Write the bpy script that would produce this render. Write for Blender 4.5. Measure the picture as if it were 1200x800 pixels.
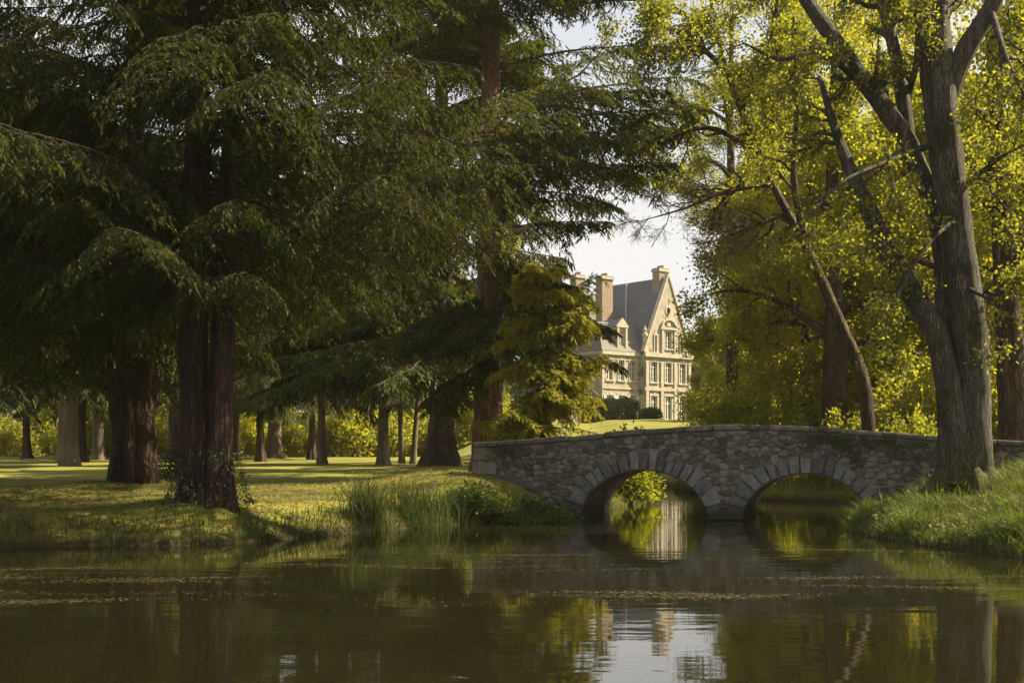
import bpy, bmesh, math, random
import numpy as np
from mathutils import Vector, Matrix

for o in list(bpy.data.objects):
    bpy.data.objects.remove(o)
SC = bpy.context.scene
COL = SC.collection
rad = math.radians

# ------------------------------------------------------------------ camera
EYE, F, HY = 1.68, 1333.0, 523.0          # eye height over the water, focal length and horizon (1200 px wide frame)
cam = bpy.data.cameras.new('camera')
cam.sensor_width = 36.0
cam.lens = 40.0
cam.shift_y = (HY - 400.0) / 1200.0
cam.clip_start, cam.clip_end = 0.1, 3000.0
camo = bpy.data.objects.new('camera', cam)
camo.location = (0, 0, EYE)
camo.rotation_euler = (rad(90), 0, 0)
COL.objects.link(camo)
SC.camera = camo

# ------------------------------------------------------------------ sky and sun
SUN_EL, SUN_AZ = rad(45.0), rad(78.0)     # azimuth clockwise from +Y: from the right, a little behind the trees
w = bpy.data.worlds.new('World')
SC.world = w
w.use_nodes = True
nt = w.node_tree
nt.nodes.clear()
out = nt.nodes.new('ShaderNodeOutputWorld')
bg = nt.nodes.new('ShaderNodeBackground')
sky = nt.nodes.new('ShaderNodeTexSky')
sky.sky_type = 'NISHITA'
sky.sun_disc = False
sky.sun_elevation = SUN_EL
sky.sun_rotation = SUN_AZ
sky.air_density, sky.dust_density, sky.ozone_density = 1.0, 2.0, 1.0
tc = nt.nodes.new('ShaderNodeTexCoord')
mp = nt.nodes.new('ShaderNodeMapping')
mp.inputs['Scale'].default_value = (1, 1, 2.5)
nz = nt.nodes.new('ShaderNodeTexNoise')
nz.inputs['Scale'].default_value = 3.0
nz.inputs['Detail'].default_value = 6.0
cr = nt.nodes.new('ShaderNodeValToRGB')
cr.color_ramp.elements[0].position = 0.25
cr.color_ramp.elements[0].color = (.55, .55, .55, 1)
cr.color_ramp.elements[1].position = 0.6
mx = nt.nodes.new('ShaderNodeMixRGB')
mx.inputs['Color2'].default_value = (5.7, 5.6, 5.5, 1)      # bright thin cloud
nt.links.new(tc.outputs['Generated'], mp.inputs['Vector'])
nt.links.new(mp.outputs['Vector'], nz.inputs['Vector'])
nt.links.new(nz.outputs['Fac'], cr.inputs['Fac'])
nt.links.new(cr.outputs['Color'], mx.inputs['Fac'])
nt.links.new(sky.outputs['Color'], mx.inputs['Color1'])
nt.links.new(mx.outputs['Color'], bg.inputs['Color'])
nt.links.new(bg.outputs['Background'], out.inputs['Surface'])
bg.inputs['Strength'].default_value = 0.05

sl = bpy.data.lights.new('sun', 'SUN')
sl.energy = 5.0
sl.angle = rad(0.6)
sl.color = (1.0, 0.85, 0.58)
so = bpy.data.objects.new('sun', sl)
COL.objects.link(so)
sdir = Vector((math.sin(SUN_AZ) * math.cos(SUN_EL), math.cos(SUN_AZ) * math.cos(SUN_EL), math.sin(SUN_EL)))
so.rotation_euler = sdir.to_track_quat('Z', 'Y').to_euler()
so.location = sdir * 80

SC.view_settings.view_transform = 'Standard'
SC.view_settings.look = 'None'
SC.view_settings.exposure = 1.72
SC.view_settings.gamma = 1.0
SC.view_settings.use_curve_mapping = False
SC.cycles.max_bounces = 10
SC.cycles.diffuse_bounces = 7
SC.cycles.transmission_bounces = 8
SC.cycles.glossy_bounces = 3
SC.cycles.sample_clamp_indirect = 6.0

# ------------------------------------------------------------------ helpers
def tag(o, label=None, cat=None, group=None, kind=None):
    if label: o['label'] = label
    if cat: o['category'] = cat
    if group: o['group'] = group
    if kind: o['kind'] = kind
    return o

def empty(name, loc, rz=0.0, label=None, cat=None, group=None):
    o = bpy.data.objects.new(name, None)
    COL.objects.link(o)
    o.location = loc
    o.rotation_euler = (0, 0, rz)
    o.empty_display_size = 0.2
    return tag(o, label, cat, group)

def link(name, me, mat=None, parent=None):
    o = bpy.data.objects.new(name, me)
    COL.objects.link(o)
    if parent is not None: o.parent = parent
    if mat is not None and not me.materials: me.materials.append(mat)
    return o

def mesh_np(name, V, Fs, smooth=False):
    """V (n,3); Fs a list of int arrays (m,k)"""
    V = np.asarray(V, dtype=np.float32).reshape(-1, 3)
    Fs = [Fs] if isinstance(Fs, np.ndarray) else Fs
    Fs = [np.asarray(f, dtype=np.int32) for f in Fs if len(f)]
    me = bpy.data.meshes.new(name)
    me.vertices.add(len(V))
    me.vertices.foreach_set('co', V.ravel())
    nl = sum(f.size for f in Fs)
    npoly = sum(len(f) for f in Fs)
    me.loops.add(nl)
    me.polygons.add(npoly)
    me.loops.foreach_set('vertex_index', np.concatenate([f.ravel() for f in Fs]))
    tot = np.concatenate([np.full(len(f), f.shape[1], dtype=np.int32) for f in Fs])
    start = np.concatenate([[0], np.cumsum(tot)[:-1]]).astype(np.int32)
    me.polygons.foreach_set('loop_start', start)
    me.polygons.foreach_set('loop_total', tot)
    me.polygons.foreach_set('use_smooth', np.full(npoly, smooth, dtype=bool))
    me.update(calc_edges=True)
    return me

class MB:
    """collects boxes, prisms and sheets for ONE mesh"""
    def __init__(s): s.v, s.f = [], []
    def add(s, vs, fs):
        b = len(s.v)
        s.v += [tuple(v) for v in vs]
        s.f += [tuple(b + i for i in f) for f in fs]
        return s
    def box(s, x0, x1, y0, y1, z0, z1):
        return s.add([(x0,y0,z0),(x1,y0,z0),(x1,y1,z0),(x0,y1,z0),(x0,y0,z1),(x1,y0,z1),(x1,y1,z1),(x0,y1,z1)],
                     [(0,3,2,1),(4,5,6,7),(0,1,5,4),(1,2,6,5),(2,3,7,6),(3,0,4,7)])
    def prism_y(s, prof, y0, y1):
        """profile of (x,z), counter-clockwise seen from -y, extruded from y0 to y1"""
        n = len(prof)
        vs = [(x, y0, z) for x, z in prof] + [(x, y1, z) for x, z in prof]
        fs = [tuple(range(n)), tuple(range(2*n-1, n-1, -1))]
        fs += [((i+1) % n, i, n+i, n+(i+1) % n) for i in range(n)]
        return s.add(vs, fs)
    def lathe(s, prof, cx, cy, k=10):
        n = len(prof)
        vs = [(cx + r*math.cos(2*math.pi*j/k), cy + r*math.sin(2*math.pi*j/k), z) for r, z in prof for j in range(k)]
        fs = [(i*k+j, i*k+(j+1) % k, (i+1)*k+(j+1) % k, (i+1)*k+j) for i in range(n-1) for j in range(k)]
        return s.add(vs, fs)
    def build(s, name, mat, parent=None, bevel=0.0, smooth=False):
        me = bpy.data.meshes.new(name)
        me.from_pydata(s.v, [], s.f)
        me.update()
        if bevel:
            bm = bmesh.new(); bm.from_mesh(me)
            bmesh.ops.bevel(bm, geom=bm.edges[:], offset=bevel, segments=1, affect='EDGES', clamp_overlap=True)
            bm.to_mesh(me); bm.free()
        if smooth: me.polygons.foreach_set('use_smooth', [True]*len(me.polygons))
        return link(name, me, mat, parent)

def P(px, py, D):
    return np.array([(px-600)/F*D, D, EYE-(py-HY)/F*D])

def nrm(a):
    return a / np.maximum(np.linalg.norm(a, axis=-1, keepdims=True), 1e-9)

def sst(a, b, x):
    t = np.clip((x-a)/(b-a), 0, 1)
    return t*t*(3-2*t)

def tubes(C, R, sides):
    """C (p,n,3) R (p,n) -> verts, quads"""
    p, n, _ = C.shape
    T = nrm(np.gradient(C, axis=1))
    mean = nrm(C[:, -1]-C[:, 0])
    ref = np.where(np.abs(mean[:, 2:3]) > .8, np.array([[1., 0, 0]]), np.array([[0, 0, 1.]]))[:, None, :]
    e1 = nrm(np.cross(T, np.broadcast_to(ref, T.shape)))
    e2 = np.cross(T, e1)
    a = np.linspace(0, 2*np.pi, sides, endpoint=False)
    V = C[:, :, None, :] + R[:, :, None, None]*(np.cos(a)[None, None, :, None]*e1[:, :, None, :] + np.sin(a)[None, None, :, None]*e2[:, :, None, :])
    idx = np.arange(p*n*sides).reshape(p, n, sides)
    j2 = np.roll(np.arange(sides), -1)
    q = np.stack([idx[:, :-1, :], idx[:, :-1, j2], idx[:, 1:, j2], idx[:, 1:, :]], axis=-1).reshape(-1, 4)
    return V.reshape(-1, 3), q[:, ::-1]

def rhombs(pos, d, nr, L, W, fold=0.0, base=0.45):
    """leaf-shaped quads: pos base point, d direction, nr approximate normal"""
    d = nrm(d)
    s = nrm(np.cross(d, nr))
    up = np.cross(s, d)
    L = np.broadcast_to(np.asarray(L, float).reshape(-1, 1), (len(pos), 1))
    W = np.broadcast_to(np.asarray(W, float).reshape(-1, 1), (len(pos), 1))
    if base == 0:                                   # needle tuft: a triangle
        V = np.stack([pos-s*W*.5, pos+s*W*.5, pos+d*L], axis=1).reshape(-1, 3)
        return V, np.arange(len(pos)*3).reshape(-1, 3)
    a = pos
    b = pos + d*L*base + s*W*.5 + up*W*fold
    c = pos + d*L
    e = pos + d*L*base - s*W*.5 + up*W*fold
    V = np.stack([a, b, c, e], axis=1).reshape(-1, 3)
    q = np.arange(len(pos)*4).reshape(-1, 4)
    return V, q

def catmull(pts, n):
    pts = np.asarray(pts, float)
    p = np.vstack([2*pts[0]-pts[1], pts, 2*pts[-1]-pts[-2]])
    m = len(pts)-1
    t = np.linspace(0, m, n)
    i = np.minimum(t.astype(int), m-1)
    u = (t-i)[:, None]
    p0, p1, p2, p3 = p[i], p[i+1], p[i+2], p[i+3]
    return .5*((2*p1) + (-p0+p2)*u + (2*p0-5*p1+4*p2-p3)*u*u + (-p0+3*p1-3*p2+p3)*u**3)

def trunk_mesh(rng, pts, radii, n=40, sides=28, flare=.6, flare_h=.9, flutes=.10, nf=6, rough=.03):
    """one trunk or limb: lobed section, root flare, slight bumps"""
    C = catmull(pts, n)
    R = np.interp(np.linspace(0, 1, n), np.linspace(0, 1, len(radii)), radii)
    V, q = tubes(C[None], R[None], sides)
    V = V.reshape(n, sides, 3)
    a = np.linspace(0, 2*np.pi, sides, endpoint=False)
    s = np.concatenate([[0], np.cumsum(np.linalg.norm(np.diff(C, axis=0), axis=1))])
    ph = rng.uniform(0, 6.28, 6)
    lob = np.cos(nf*a[None]+ph[0]+.35*np.sin(s[:, None]*.9+ph[1]))*.6 + np.cos((nf+3)*a[None]+ph[2]-.3*s[:, None])*.4
    fl = np.exp(-s/flare_h)[:, None]
    k = 1 + flutes*lob*(.6+1.6*fl) + flare*fl*(1+.55*np.cos(max(3, nf-1)*a[None]+ph[3]))
    k += rough*(np.sin(s[:, None]*5.1+3*a[None]+ph[4])+np.sin(s[:, None]*8.7-2*a[None]+ph[5]))
    V = C[:, None, :] + (V-C[:, None, :])*k[:, :, None]
    return V.reshape(-1, 3), q

def join(parts):
    Vs, Qs, off = [], {}, 0
    for V, q in parts:
        Vs.append(V)
        q = np.asarray(q)
        Qs.setdefault(q.shape[1], []).append(q+off)
        off += len(V)
    return np.vstack(Vs), [np.vstack(x) for x in Qs.values()]

# ------------------------------------------------------------------ materials
def node_mat(name):
    m = bpy.data.materials.new(name)
    m.use_nodes = True
    n = m.node_tree
    n.nodes.clear()
    o = n.nodes.new('ShaderNodeOutputMaterial')
    return m, n, o

def ramp(n, stops):
    r = n.nodes.new('ShaderNodeValToRGB')
    e = r.color_ramp.elements
    while len(e) < len(stops): e.new(0.5)
    for i, (p, c) in enumerate(stops):
        e[i].position = p
        e[i].color = (*c, 1)
    return r

def surf(name, cols, scale=3.0, stretch=(1, 1, 1), rough=.85, bump=.4, bscale=None, bdist=.02, detail=8, spots=None, island=0.0, spec=.3, coord='Object', objrand=0.0, wet=None, crack=0.0, moss=None):
    """noise-coloured solid surface; spots = (colour, scale, threshold) of lichen, moss or stain"""
    m, n, o = node_mat(name)
    L = n.links.new
    b = n.nodes.new('ShaderNodeBsdfPrincipled')
    b.inputs['Roughness'].default_value = rough
    b.inputs['Specular IOR Level'].default_value = spec
    tc = n.nodes.new('ShaderNodeTexCoord')
    mp = n.nodes.new('ShaderNodeMapping')
    mp.inputs['Scale'].default_value = stretch
    L(tc.outputs[coord], mp.inputs['Vector'])
    nz = n.nodes.new('ShaderNodeTexNoise')
    nz.inputs['Scale'].default_value = scale
    nz.inputs['Detail'].default_value = detail
    nz.inputs['Roughness'].default_value = .65
    L(mp.outputs['Vector'], nz.inputs['Vector'])
    k = len(cols)
    r = ramp(n, [(.28+.44*i/max(1, k-1), c) for i, c in enumerate(cols)])
    fac = nz.outputs['Fac']
    if island or objrand:
        src = n.nodes.new('ShaderNodeNewGeometry').outputs['Random Per Island'] if island else n.nodes.new('ShaderNodeObjectInfo').outputs['Random']
        ma = n.nodes.new('ShaderNodeMath'); ma.operation = 'MULTIPLY_ADD'
        ma.inputs[1].default_value = island or objrand
        sub = n.nodes.new('ShaderNodeMath'); sub.operation = 'SUBTRACT'
        L(src, ma.inputs[0])
        L(fac, ma.inputs[2])
        L(ma.outputs[0], sub.inputs[0])
        sub.inputs[1].default_value = (island or objrand)*.5
        fac = sub.outputs[0]
    L(fac, r.inputs['Fac'])
    col = r.outputs['Color']
    if spots:
        for c2, s2, th in spots:
            n2 = n.nodes.new('ShaderNodeTexNoise')
            n2.inputs['Scale'].default_value = s2
            n2.inputs['Detail'].default_value = 5
            L(tc.outputs[coord], n2.inputs['Vector'])
            r2 = ramp(n, [(th, (0, 0, 0)), (th+.1, (1, 1, 1))])
            L(n2.outputs['Fac'], r2.inputs['Fac'])
            mx = n.nodes.new('ShaderNodeMixRGB')
            mx.inputs['Color2'].default_value = (*c2, 1)
            L(r2.outputs['Color'], mx.inputs['Fac'])
            L(col, mx.inputs['Color1'])
            col = mx.outputs['Color']
    for band in (wet, moss):
        if not band: continue
        c3, z0, z1 = band                              # growth or stain below a height: full at z0, gone at z1
        sp = n.nodes.new('ShaderNodeSeparateXYZ')
        L(tc.outputs[coord], sp.inputs[0])
        n3 = n.nodes.new('ShaderNodeTexNoise')
        n3.inputs['Scale'].default_value = 3.5
        n3.inputs['Detail'].default_value = 5
        L(tc.outputs[coord], n3.inputs['Vector'])
        mm = n.nodes.new('ShaderNodeMath'); mm.operation = 'MULTIPLY_ADD'
        mm.inputs[1].default_value = (z1-z0)*1.6
        L(n3.outputs['Fac'], mm.inputs[0]); L(sp.outputs['Z'], mm.inputs[2])
        mr = n.nodes.new('ShaderNodeMapRange')
        mr.inputs['From Min'].default_value = z0+(z1-z0)*.8
        mr.inputs['From Max'].default_value = z1+(z1-z0)*.8
        mr.inputs['To Min'].default_value = .9
        mr.inputs['To Max'].default_value = 0.0
        L(mm.outputs[0], mr.inputs['Value'])
        mx = n.nodes.new('ShaderNodeMixRGB')
        mx.inputs['Color2'].default_value = (*c3, 1)
        L(mr.outputs[0], mx.inputs['Fac']); L(col, mx.inputs['Color1'])
        col = mx.outputs['Color']
    vo = None
    if crack:
        vo = n.nodes.new('ShaderNodeTexVoronoi')
        vo.feature = 'DISTANCE_TO_EDGE'
        vo.inputs['Scale'].default_value = crack
        wn = n.nodes.new('ShaderNodeMixRGB'); wn.blend_type = 'ADD'
        wn.inputs['Fac'].default_value = .22
        L(mp.outputs['Vector'], wn.inputs['Color1']); L(nz.outputs['Color'], wn.inputs['Color2'])
        L(wn.outputs['Color'], vo.inputs['Vector'])
        rc = ramp(n, [(0.0, (.42, .42, .42)), (.16, (1, 1, 1))])
        L(vo.outputs['Distance'], rc.inputs['Fac'])
        mc = n.nodes.new('ShaderNodeMixRGB'); mc.blend_type = 'MULTIPLY'
        mc.inputs['Fac'].default_value = 1
        L(col, mc.inputs['Color1']); L(rc.outputs['Color'], mc.inputs['Color2'])
        col = mc.outputs['Color']
    L(col, b.inputs['Base Color'])
    if bump:
        nb = n.nodes.new('ShaderNodeTexNoise')
        nb.inputs['Scale'].default_value = bscale or scale*4
        nb.inputs['Detail'].default_value = 6
        L(mp.outputs['Vector'], nb.inputs['Vector'])
        bp = n.nodes.new('ShaderNodeBump')
        bp.inputs['Strength'].default_value = bump
        bp.inputs['Distance'].default_value = bdist
        hgt = nb.outputs['Fac']
        if vo:
            rc2 = ramp(n, [(0.0, (0, 0, 0)), (.22, (1, 1, 1))])
            L(vo.outputs['Distance'], rc2.inputs['Fac'])
            ad = n.nodes.new('ShaderNodeMath'); ad.operation = 'ADD'
            L(rc2.outputs['Color'], ad.inputs[0]); L(hgt, ad.inputs[1])
            hgt = ad.outputs[0]
        L(hgt, bp.inputs['Height'])
        L(bp.outputs['Normal'], b.inputs['Normal'])
    L(b.outputs['BSDF'], o.inputs['Surface'])
    return m

def leafm(name, cols, trans=.45, tcol=None, gloss=.06, scale=.35):
    """leaf: diffuse + light passing through; colour varies per leaf and per clump"""
    m, n, o = node_mat(name)
    L = n.links.new
    geo = n.nodes.new('ShaderNodeNewGeometry')
    tc = n.nodes.new('ShaderNodeTexCoord')
    nz = n.nodes.new('ShaderNodeTexNoise')
    nz.inputs['Scale'].default_value = scale
    nz.inputs['Detail'].default_value = 3
    L(tc.outputs['Object'], nz.inputs['Vector'])
    ma = n.nodes.new('ShaderNodeMath'); ma.operation = 'MULTIPLY_ADD'
    ma.inputs[1].default_value = .5
    L(geo.outputs['Random Per Island'], ma.inputs[0])
    hf = n.nodes.new('ShaderNodeMath'); hf.operation = 'MULTIPLY'
    hf.inputs[1].default_value = .5
    L(nz.outputs['Fac'], hf.inputs[0])
    L(hf.outputs[0], ma.inputs[2])
    k = len(cols)
    r = ramp(n, [(.1+.8*i/max(1, k-1), c) for i, c in enumerate(cols)])
    L(ma.outputs[0], r.inputs['Fac'])
    df = n.nodes.new('ShaderNodeBsdfDiffuse')
    L(r.outputs['Color'], df.inputs['Color'])
    tr = n.nodes.new('ShaderNodeBsdfTranslucent')
    mt = n.nodes.new('ShaderNodeMixRGB'); mt.blend_type = 'MULTIPLY'
    mt.inputs['Fac'].default_value = 1
    mt.inputs['Color2'].default_value = (*(tcol or (1.9, 1.7, .6)), 1)
    L(r.outputs['Color'], mt.inputs['Color1'])
    L(mt.outputs['Color'], tr.inputs['Color'])
    mx = n.nodes.new('ShaderNodeMixShader')
    mx.inputs['Fac'].default_value = trans
    L(df.outputs[0], mx.inputs[1]); L(tr.outputs[0], mx.inputs[2])
    gl = n.nodes.new('ShaderNodeBsdfGlossy')
    gl.inputs['Roughness'].default_value = .6
    gl.inputs['Color'].default_value = (.8, .8, .7, 1)
    m2 = n.nodes.new('ShaderNodeMixShader')
    m2.inputs['Fac'].default_value = gloss
    L(mx.outputs[0], m2.inputs[1]); L(gl.outputs[0], m2.inputs[2])
    L(m2.outputs[0], o.inputs['Surface'])
    return m

M = {}
M['bark_red'] = surf('bark_red', [(.016, .010, .007), (.045, .025, .016), (.09, .054, .034)], 5, (1, 1, .12), bump=1.0, bscale=16, bdist=.05, crack=11)
M['bark_brown'] = surf('bark_brown', [(.035, .024, .015), (.085, .058, .036), (.15, .105, .065)], 4, (1, 1, .15), bump=1.0, bscale=14, bdist=.04, crack=11)
M['bark_grey'] = surf('bark_grey', [(.05, .042, .031), (.11, .095, .073), (.18, .16, .127)], 6, (1, 1, .13), bump=1.0, bscale=20, bdist=.04, crack=24, moss=((.075, .085, .014), .2, 1.1),
                      spots=[((.045, .055, .012), 1.1, .56), ((.17, .165, .14), 5, .72)])
M['bark_far'] = surf('bark_far', [(.05, .04, .028), (.12, .095, .065), (.19, .15, .105)], 2.5, (1, 1, .3), bump=.8, bscale=9, bdist=.05)
M['bark_rufous'] = surf('bark_rufous', [(.08, .042, .022), (.17, .09, .05), (.27, .16, .095)], 4, (1, 1, .15), bump=1.0, bscale=14, bdist=.04, crack=11)
M['twig'] = surf('twig', [(.035, .026, .016), (.08, .06, .04)], 4, bump=0)
M['yew'] = leafm('yew', [(.009, .015, .005), (.017, .025, .007), (.030, .038, .010), (.064, .062, .015)], .32, (2.3, 2.0, .5), gloss=.01, scale=.8)
M['fir'] = leafm('fir', [(.016, .026, .009), (.030, .044, .013), (.052, .068, .019), (.085, .09, .025)], .3, (2.2, 1.9, .5), gloss=.015)
M['gold'] = leafm('gold', [(.085, .10, .014), (.13, .14, .018), (.18, .175, .024), (.23, .205, .032)], .5, (2.1, 1.9, .4), gloss=.02)
M['spring'] = leafm('spring', [(.085, .10, .017), (.13, .145, .022), (.18, .185, .03), (.24, .22, .045)], .64, (2.4, 2.2, .7), gloss=.03)
M['spring_b'] = leafm('spring_b', [(.06, .078, .013), (.095, .11, .016), (.14, .15, .02), (.19, .185, .028)], .6, (2.3, 2.12, .72), gloss=.03)
M['wood'] = leafm('wood', [(.05, .07, .013), (.09, .105, .017), (.14, .15, .022), (.19, .18, .03)], .55, (2.15, 2.1, .7), gloss=.03)
M['bush'] = leafm('bush', [(.022, .04, .010), (.04, .065, .014), (.07, .095, .018), (.10, .12, .024)], .35, gloss=.03)
M['hedge'] = leafm('hedge', [(.012, .022, .008), (.022, .036, .010), (.04, .05, .014)], .2)
M['ivy'] = leafm('ivy', [(.02, .034, .010), (.04, .055, .016), (.075, .075, .03)], .2, gloss=.03)
M['grass'] = leafm('grass', [(.045, .065, .013), (.075, .10, .018), (.12, .135, .025), (.16, .15, .04)], .4)
M['lush'] = leafm('lush', [(.03, .05, .010), (.05, .08, .014), (.085, .115, .022), (.15, .15, .04)], .35, gloss=.04, scale=1.2)
M['reed'] = leafm('reed', [(.02, .035, .009), (.034, .054, .014), (.055, .072, .02), (.10, .09, .035)], .3, gloss=.02)
M['litter'] = leafm('litter', [(.05, .032, .012), (.10, .06, .02), (.16, .10, .035)], .25)
M['float'] = leafm('float', [(.03, .032, .012), (.06, .06, .025), (.16, .14, .07)], .1, gloss=.02)

# ------------------------------------------------------------------ terrain and water
BD = np.array([math.cos(rad(18)), -math.sin(rad(18))])     # along the bridge (left to right)
BN = np.array([math.sin(rad(18)), math.cos(rad(18))])      # through the arches, away from the viewer
B0 = np.array([4.88, 26.0])                                # middle pier, front face
BT = 2.9                                                   # bridge width
def bridge_xy(s, v): return B0 + BD*s + BN*v

WATER = np.array([(-140, 16.5), (-45, 17.2), (-20, 18.4), (-14, 18.6), (-8.5, 18.9), (-7, 19.3), (-5.7, 19.2), (-4.5, 20), (-3.6, 21.4), (-2.9, 22.4), (-1.46, 24.2),
                  (0.3, 26.2), (1.5, 27.2), (2.5, 29.9), (3.2, 32), (4.3, 37), (5.3, 42), (5.2, 47), (3.5, 53), (5.5, 54), (6.6, 48), (6.5, 43), (7.0, 39), (7.9, 35.6),
                  (10.3, 33.4), (10.1, 31), (8.75, 27.9), (7.75, 25.1), (6.9, 23.3), (6.65, 22), (6.85, 20.4), (7.1, 18.9), (7.7, 17.1), (9.4, 14.2), (12, 10.5),
                  (14, 4), (14, -8), (-140, -8)])

def water_sd(x, y):
    """signed distance to the shore, negative over water"""
    p = np.stack([x, y], -1)
    best = np.full(x.shape, 1e9)
    inside = np.zeros(x.shape, bool)
    n = len(WATER)
    for i in range(n):
        a, b = WATER[i], WATER[(i+1) % n]
        e = b-a
        wv = p-a
        t = np.clip((wv@e)/(e@e), 0, 1)
        d = np.linalg.norm(wv-t[..., None]*e, axis=-1)
        best = np.minimum(best, d)
        c = ((a[1] <= y) & (b[1] > y)) | ((b[1] <= y) & (a[1] > y))
        xi = a[0] + (y-a[1])/((b[1]-a[1]) if b[1] != a[1] else 1e-9)*(b[0]-a[0])
        inside ^= c & (x < xi)
    return np.where(inside, -best, best)

def ground(x, y):
    x = np.asarray(x, float); y = np.asarray(y, float)
    sd = water_sd(x, y)
    left = .52 + .10*sst(20, 30, y) + .25*sst(40, 150, y)
    right = .92 + .32*sst(20, 27, y)
    k = sst(3.5, 6.5, x-.05*(y-25))
    top = left*(1-k) + right*k
    width = 1.5*(1-k) + 3.6*k
    top = top + .42*np.exp(-(((x+1.6)/2.2)**2 + ((y-28.6)/2.4)**2))         # bank built up against the bridge end
    top = top + 3.6*sst(52, 138, y)*sst(-.075, .0, x/np.maximum(y, 1))
    top = top + .05*np.sin(x*.8+.4*y)*np.sin(y*.63-.3*x) + .02*np.sin(2.3*x+1.1)*np.sin(2.9*y)
    top = top + .22*np.exp(-(((x+5.67)/1.3)**2+((y-21.1)/1.1)**2)) + .2*np.exp(-(((x+9.7)/1.8)**2+((y-29)/1.8)**2))
    top = top + .3*np.exp(-(((x+3.1)/2.3)**2+((y-50)/2.6)**2))
    land = top*np.clip(.16*sst(0, .25, sd) + .84*sst(-.2, 1, sd/width), 0, 1)
    return np.where(sd > 0, land, np.maximum(-1.0, sd*.7))

def gz(x, y): return float(ground(np.array([x]), np.array([y]))[0])

def axis(lo, hi, c0, c1, fine, grow):
    a = list(np.arange(c0, c1, fine))
    st, v = fine, a[-1]
    while v < hi: st *= grow; v += st; a.append(v)
    st, v, b = fine, c0, []
    while v > lo: st *= grow; v -= st; b.append(v)
    return np.array(b[::-1]+a)

gx = axis(-900, 900, -14, 13, .215, 1.08)
gy = axis(-60, 1500, 16, 42, .215, 1.07)
GX, GY = np.meshgrid(gx, gy)
GZ = ground(GX, GY)
nx, ny = len(gx), len(gy)
idx = np.arange(nx*ny).reshape(ny, nx)
quads = np.stack([idx[:-1, :-1], idx[:-1, 1:], idx[1:, 1:], idx[1:, :-1]], -1).reshape(-1, 4)
me = mesh_np('ground', np.stack([GX, GY, GZ], -1), [quads], smooth=True)

def ground_material():
    m, n, o = node_mat('lawn')
    L = n.links.new
    b = n.nodes.new('ShaderNodeBsdfPrincipled')
    b.inputs['Roughness'].default_value = .95
    b.inputs['Specular IOR Level'].default_value = .15
    tc = n.nodes.new('ShaderNodeTexCoord')
    def noise(s, d=6):
        z = n.nodes.new('ShaderNodeTexNoise')
        z.inputs['Scale'].default_value = s
        z.inputs['Detail'].default_value = d
        L(tc.outputs['Object'], z.inputs['Vector'])
        return z
    big, mid, fine = noise(.35), noise(2.2), noise(30, 3)
    r1 = ramp(n, [(.3, (.10, .115, .02)), (.5, (.155, .16, .028)), (.72, (.21, .19, .04))])
    L(big.outputs['Fac'], r1.inputs['Fac'])
    r2 = ramp(n, [(.52, (0, 0, 0)), (.72, (1, 1, 1))])
    L(mid.outputs['Fac'], r2.inputs['Fac'])
    m1 = n.nodes.new('ShaderNodeMixRGB')
    m1.inputs['Color2'].default_value = (.16, .105, .04, 1)       # dead leaves and bare soil
    L(r2.outputs['Color'], m1.inputs['Fac']); L(r1.outputs['Color'], m1.inputs['Color1'])
    sep = n.nodes.new('ShaderNodeSeparateXYZ')
    L(tc.outputs['Object'], sep.inputs[0])
    mr = n.nodes.new('ShaderNodeMapRange')
    mr.inputs['From Min'].default_value = .06
    mr.inputs['From Max'].default_value = .3
    L(sep.outputs['Z'], mr.inputs['Value'])
    m2 = n.nodes.new('ShaderNodeMixRGB')
    m2.inputs['Color1'].default_value = (.035, .026, .012, 1)     # wet mud at the waterline
    L(mr.outputs[0], m2.inputs['Fac']); L(m1.outputs['Color'], m2.inputs['Color2'])
    r3 = ramp(n, [(.3, (.7, .7, .7)), (.7, (1.2, 1.2, 1.15))])
    L(fine.outputs['Fac'], r3.inputs['Fac'])
    m3 = n.nodes.new('ShaderNodeMixRGB'); m3.blend_type = 'MULTIPLY'
    m3.inputs['Fac'].default_value = 1
    L(m2.outputs['Color'], m3.inputs['Color1']); L(r3.outputs['Color'], m3.inputs['Color2'])
    L(m3.outputs['Color'], b.inputs['Base Color'])
    bp = n.nodes.new('ShaderNodeBump')
    bp.inputs['Strength'].default_value = .35
    bp.inputs['Distance'].default_value = .04
    L(fine.outputs['Fac'], bp.inputs['Height'])
    L(bp.outputs['Normal'], b.inputs['Normal'])
    L(b.outputs['BSDF'], o.inputs['Surface'])
    return m
tag(link('ground', me, ground_material()), kind='structure')

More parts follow.
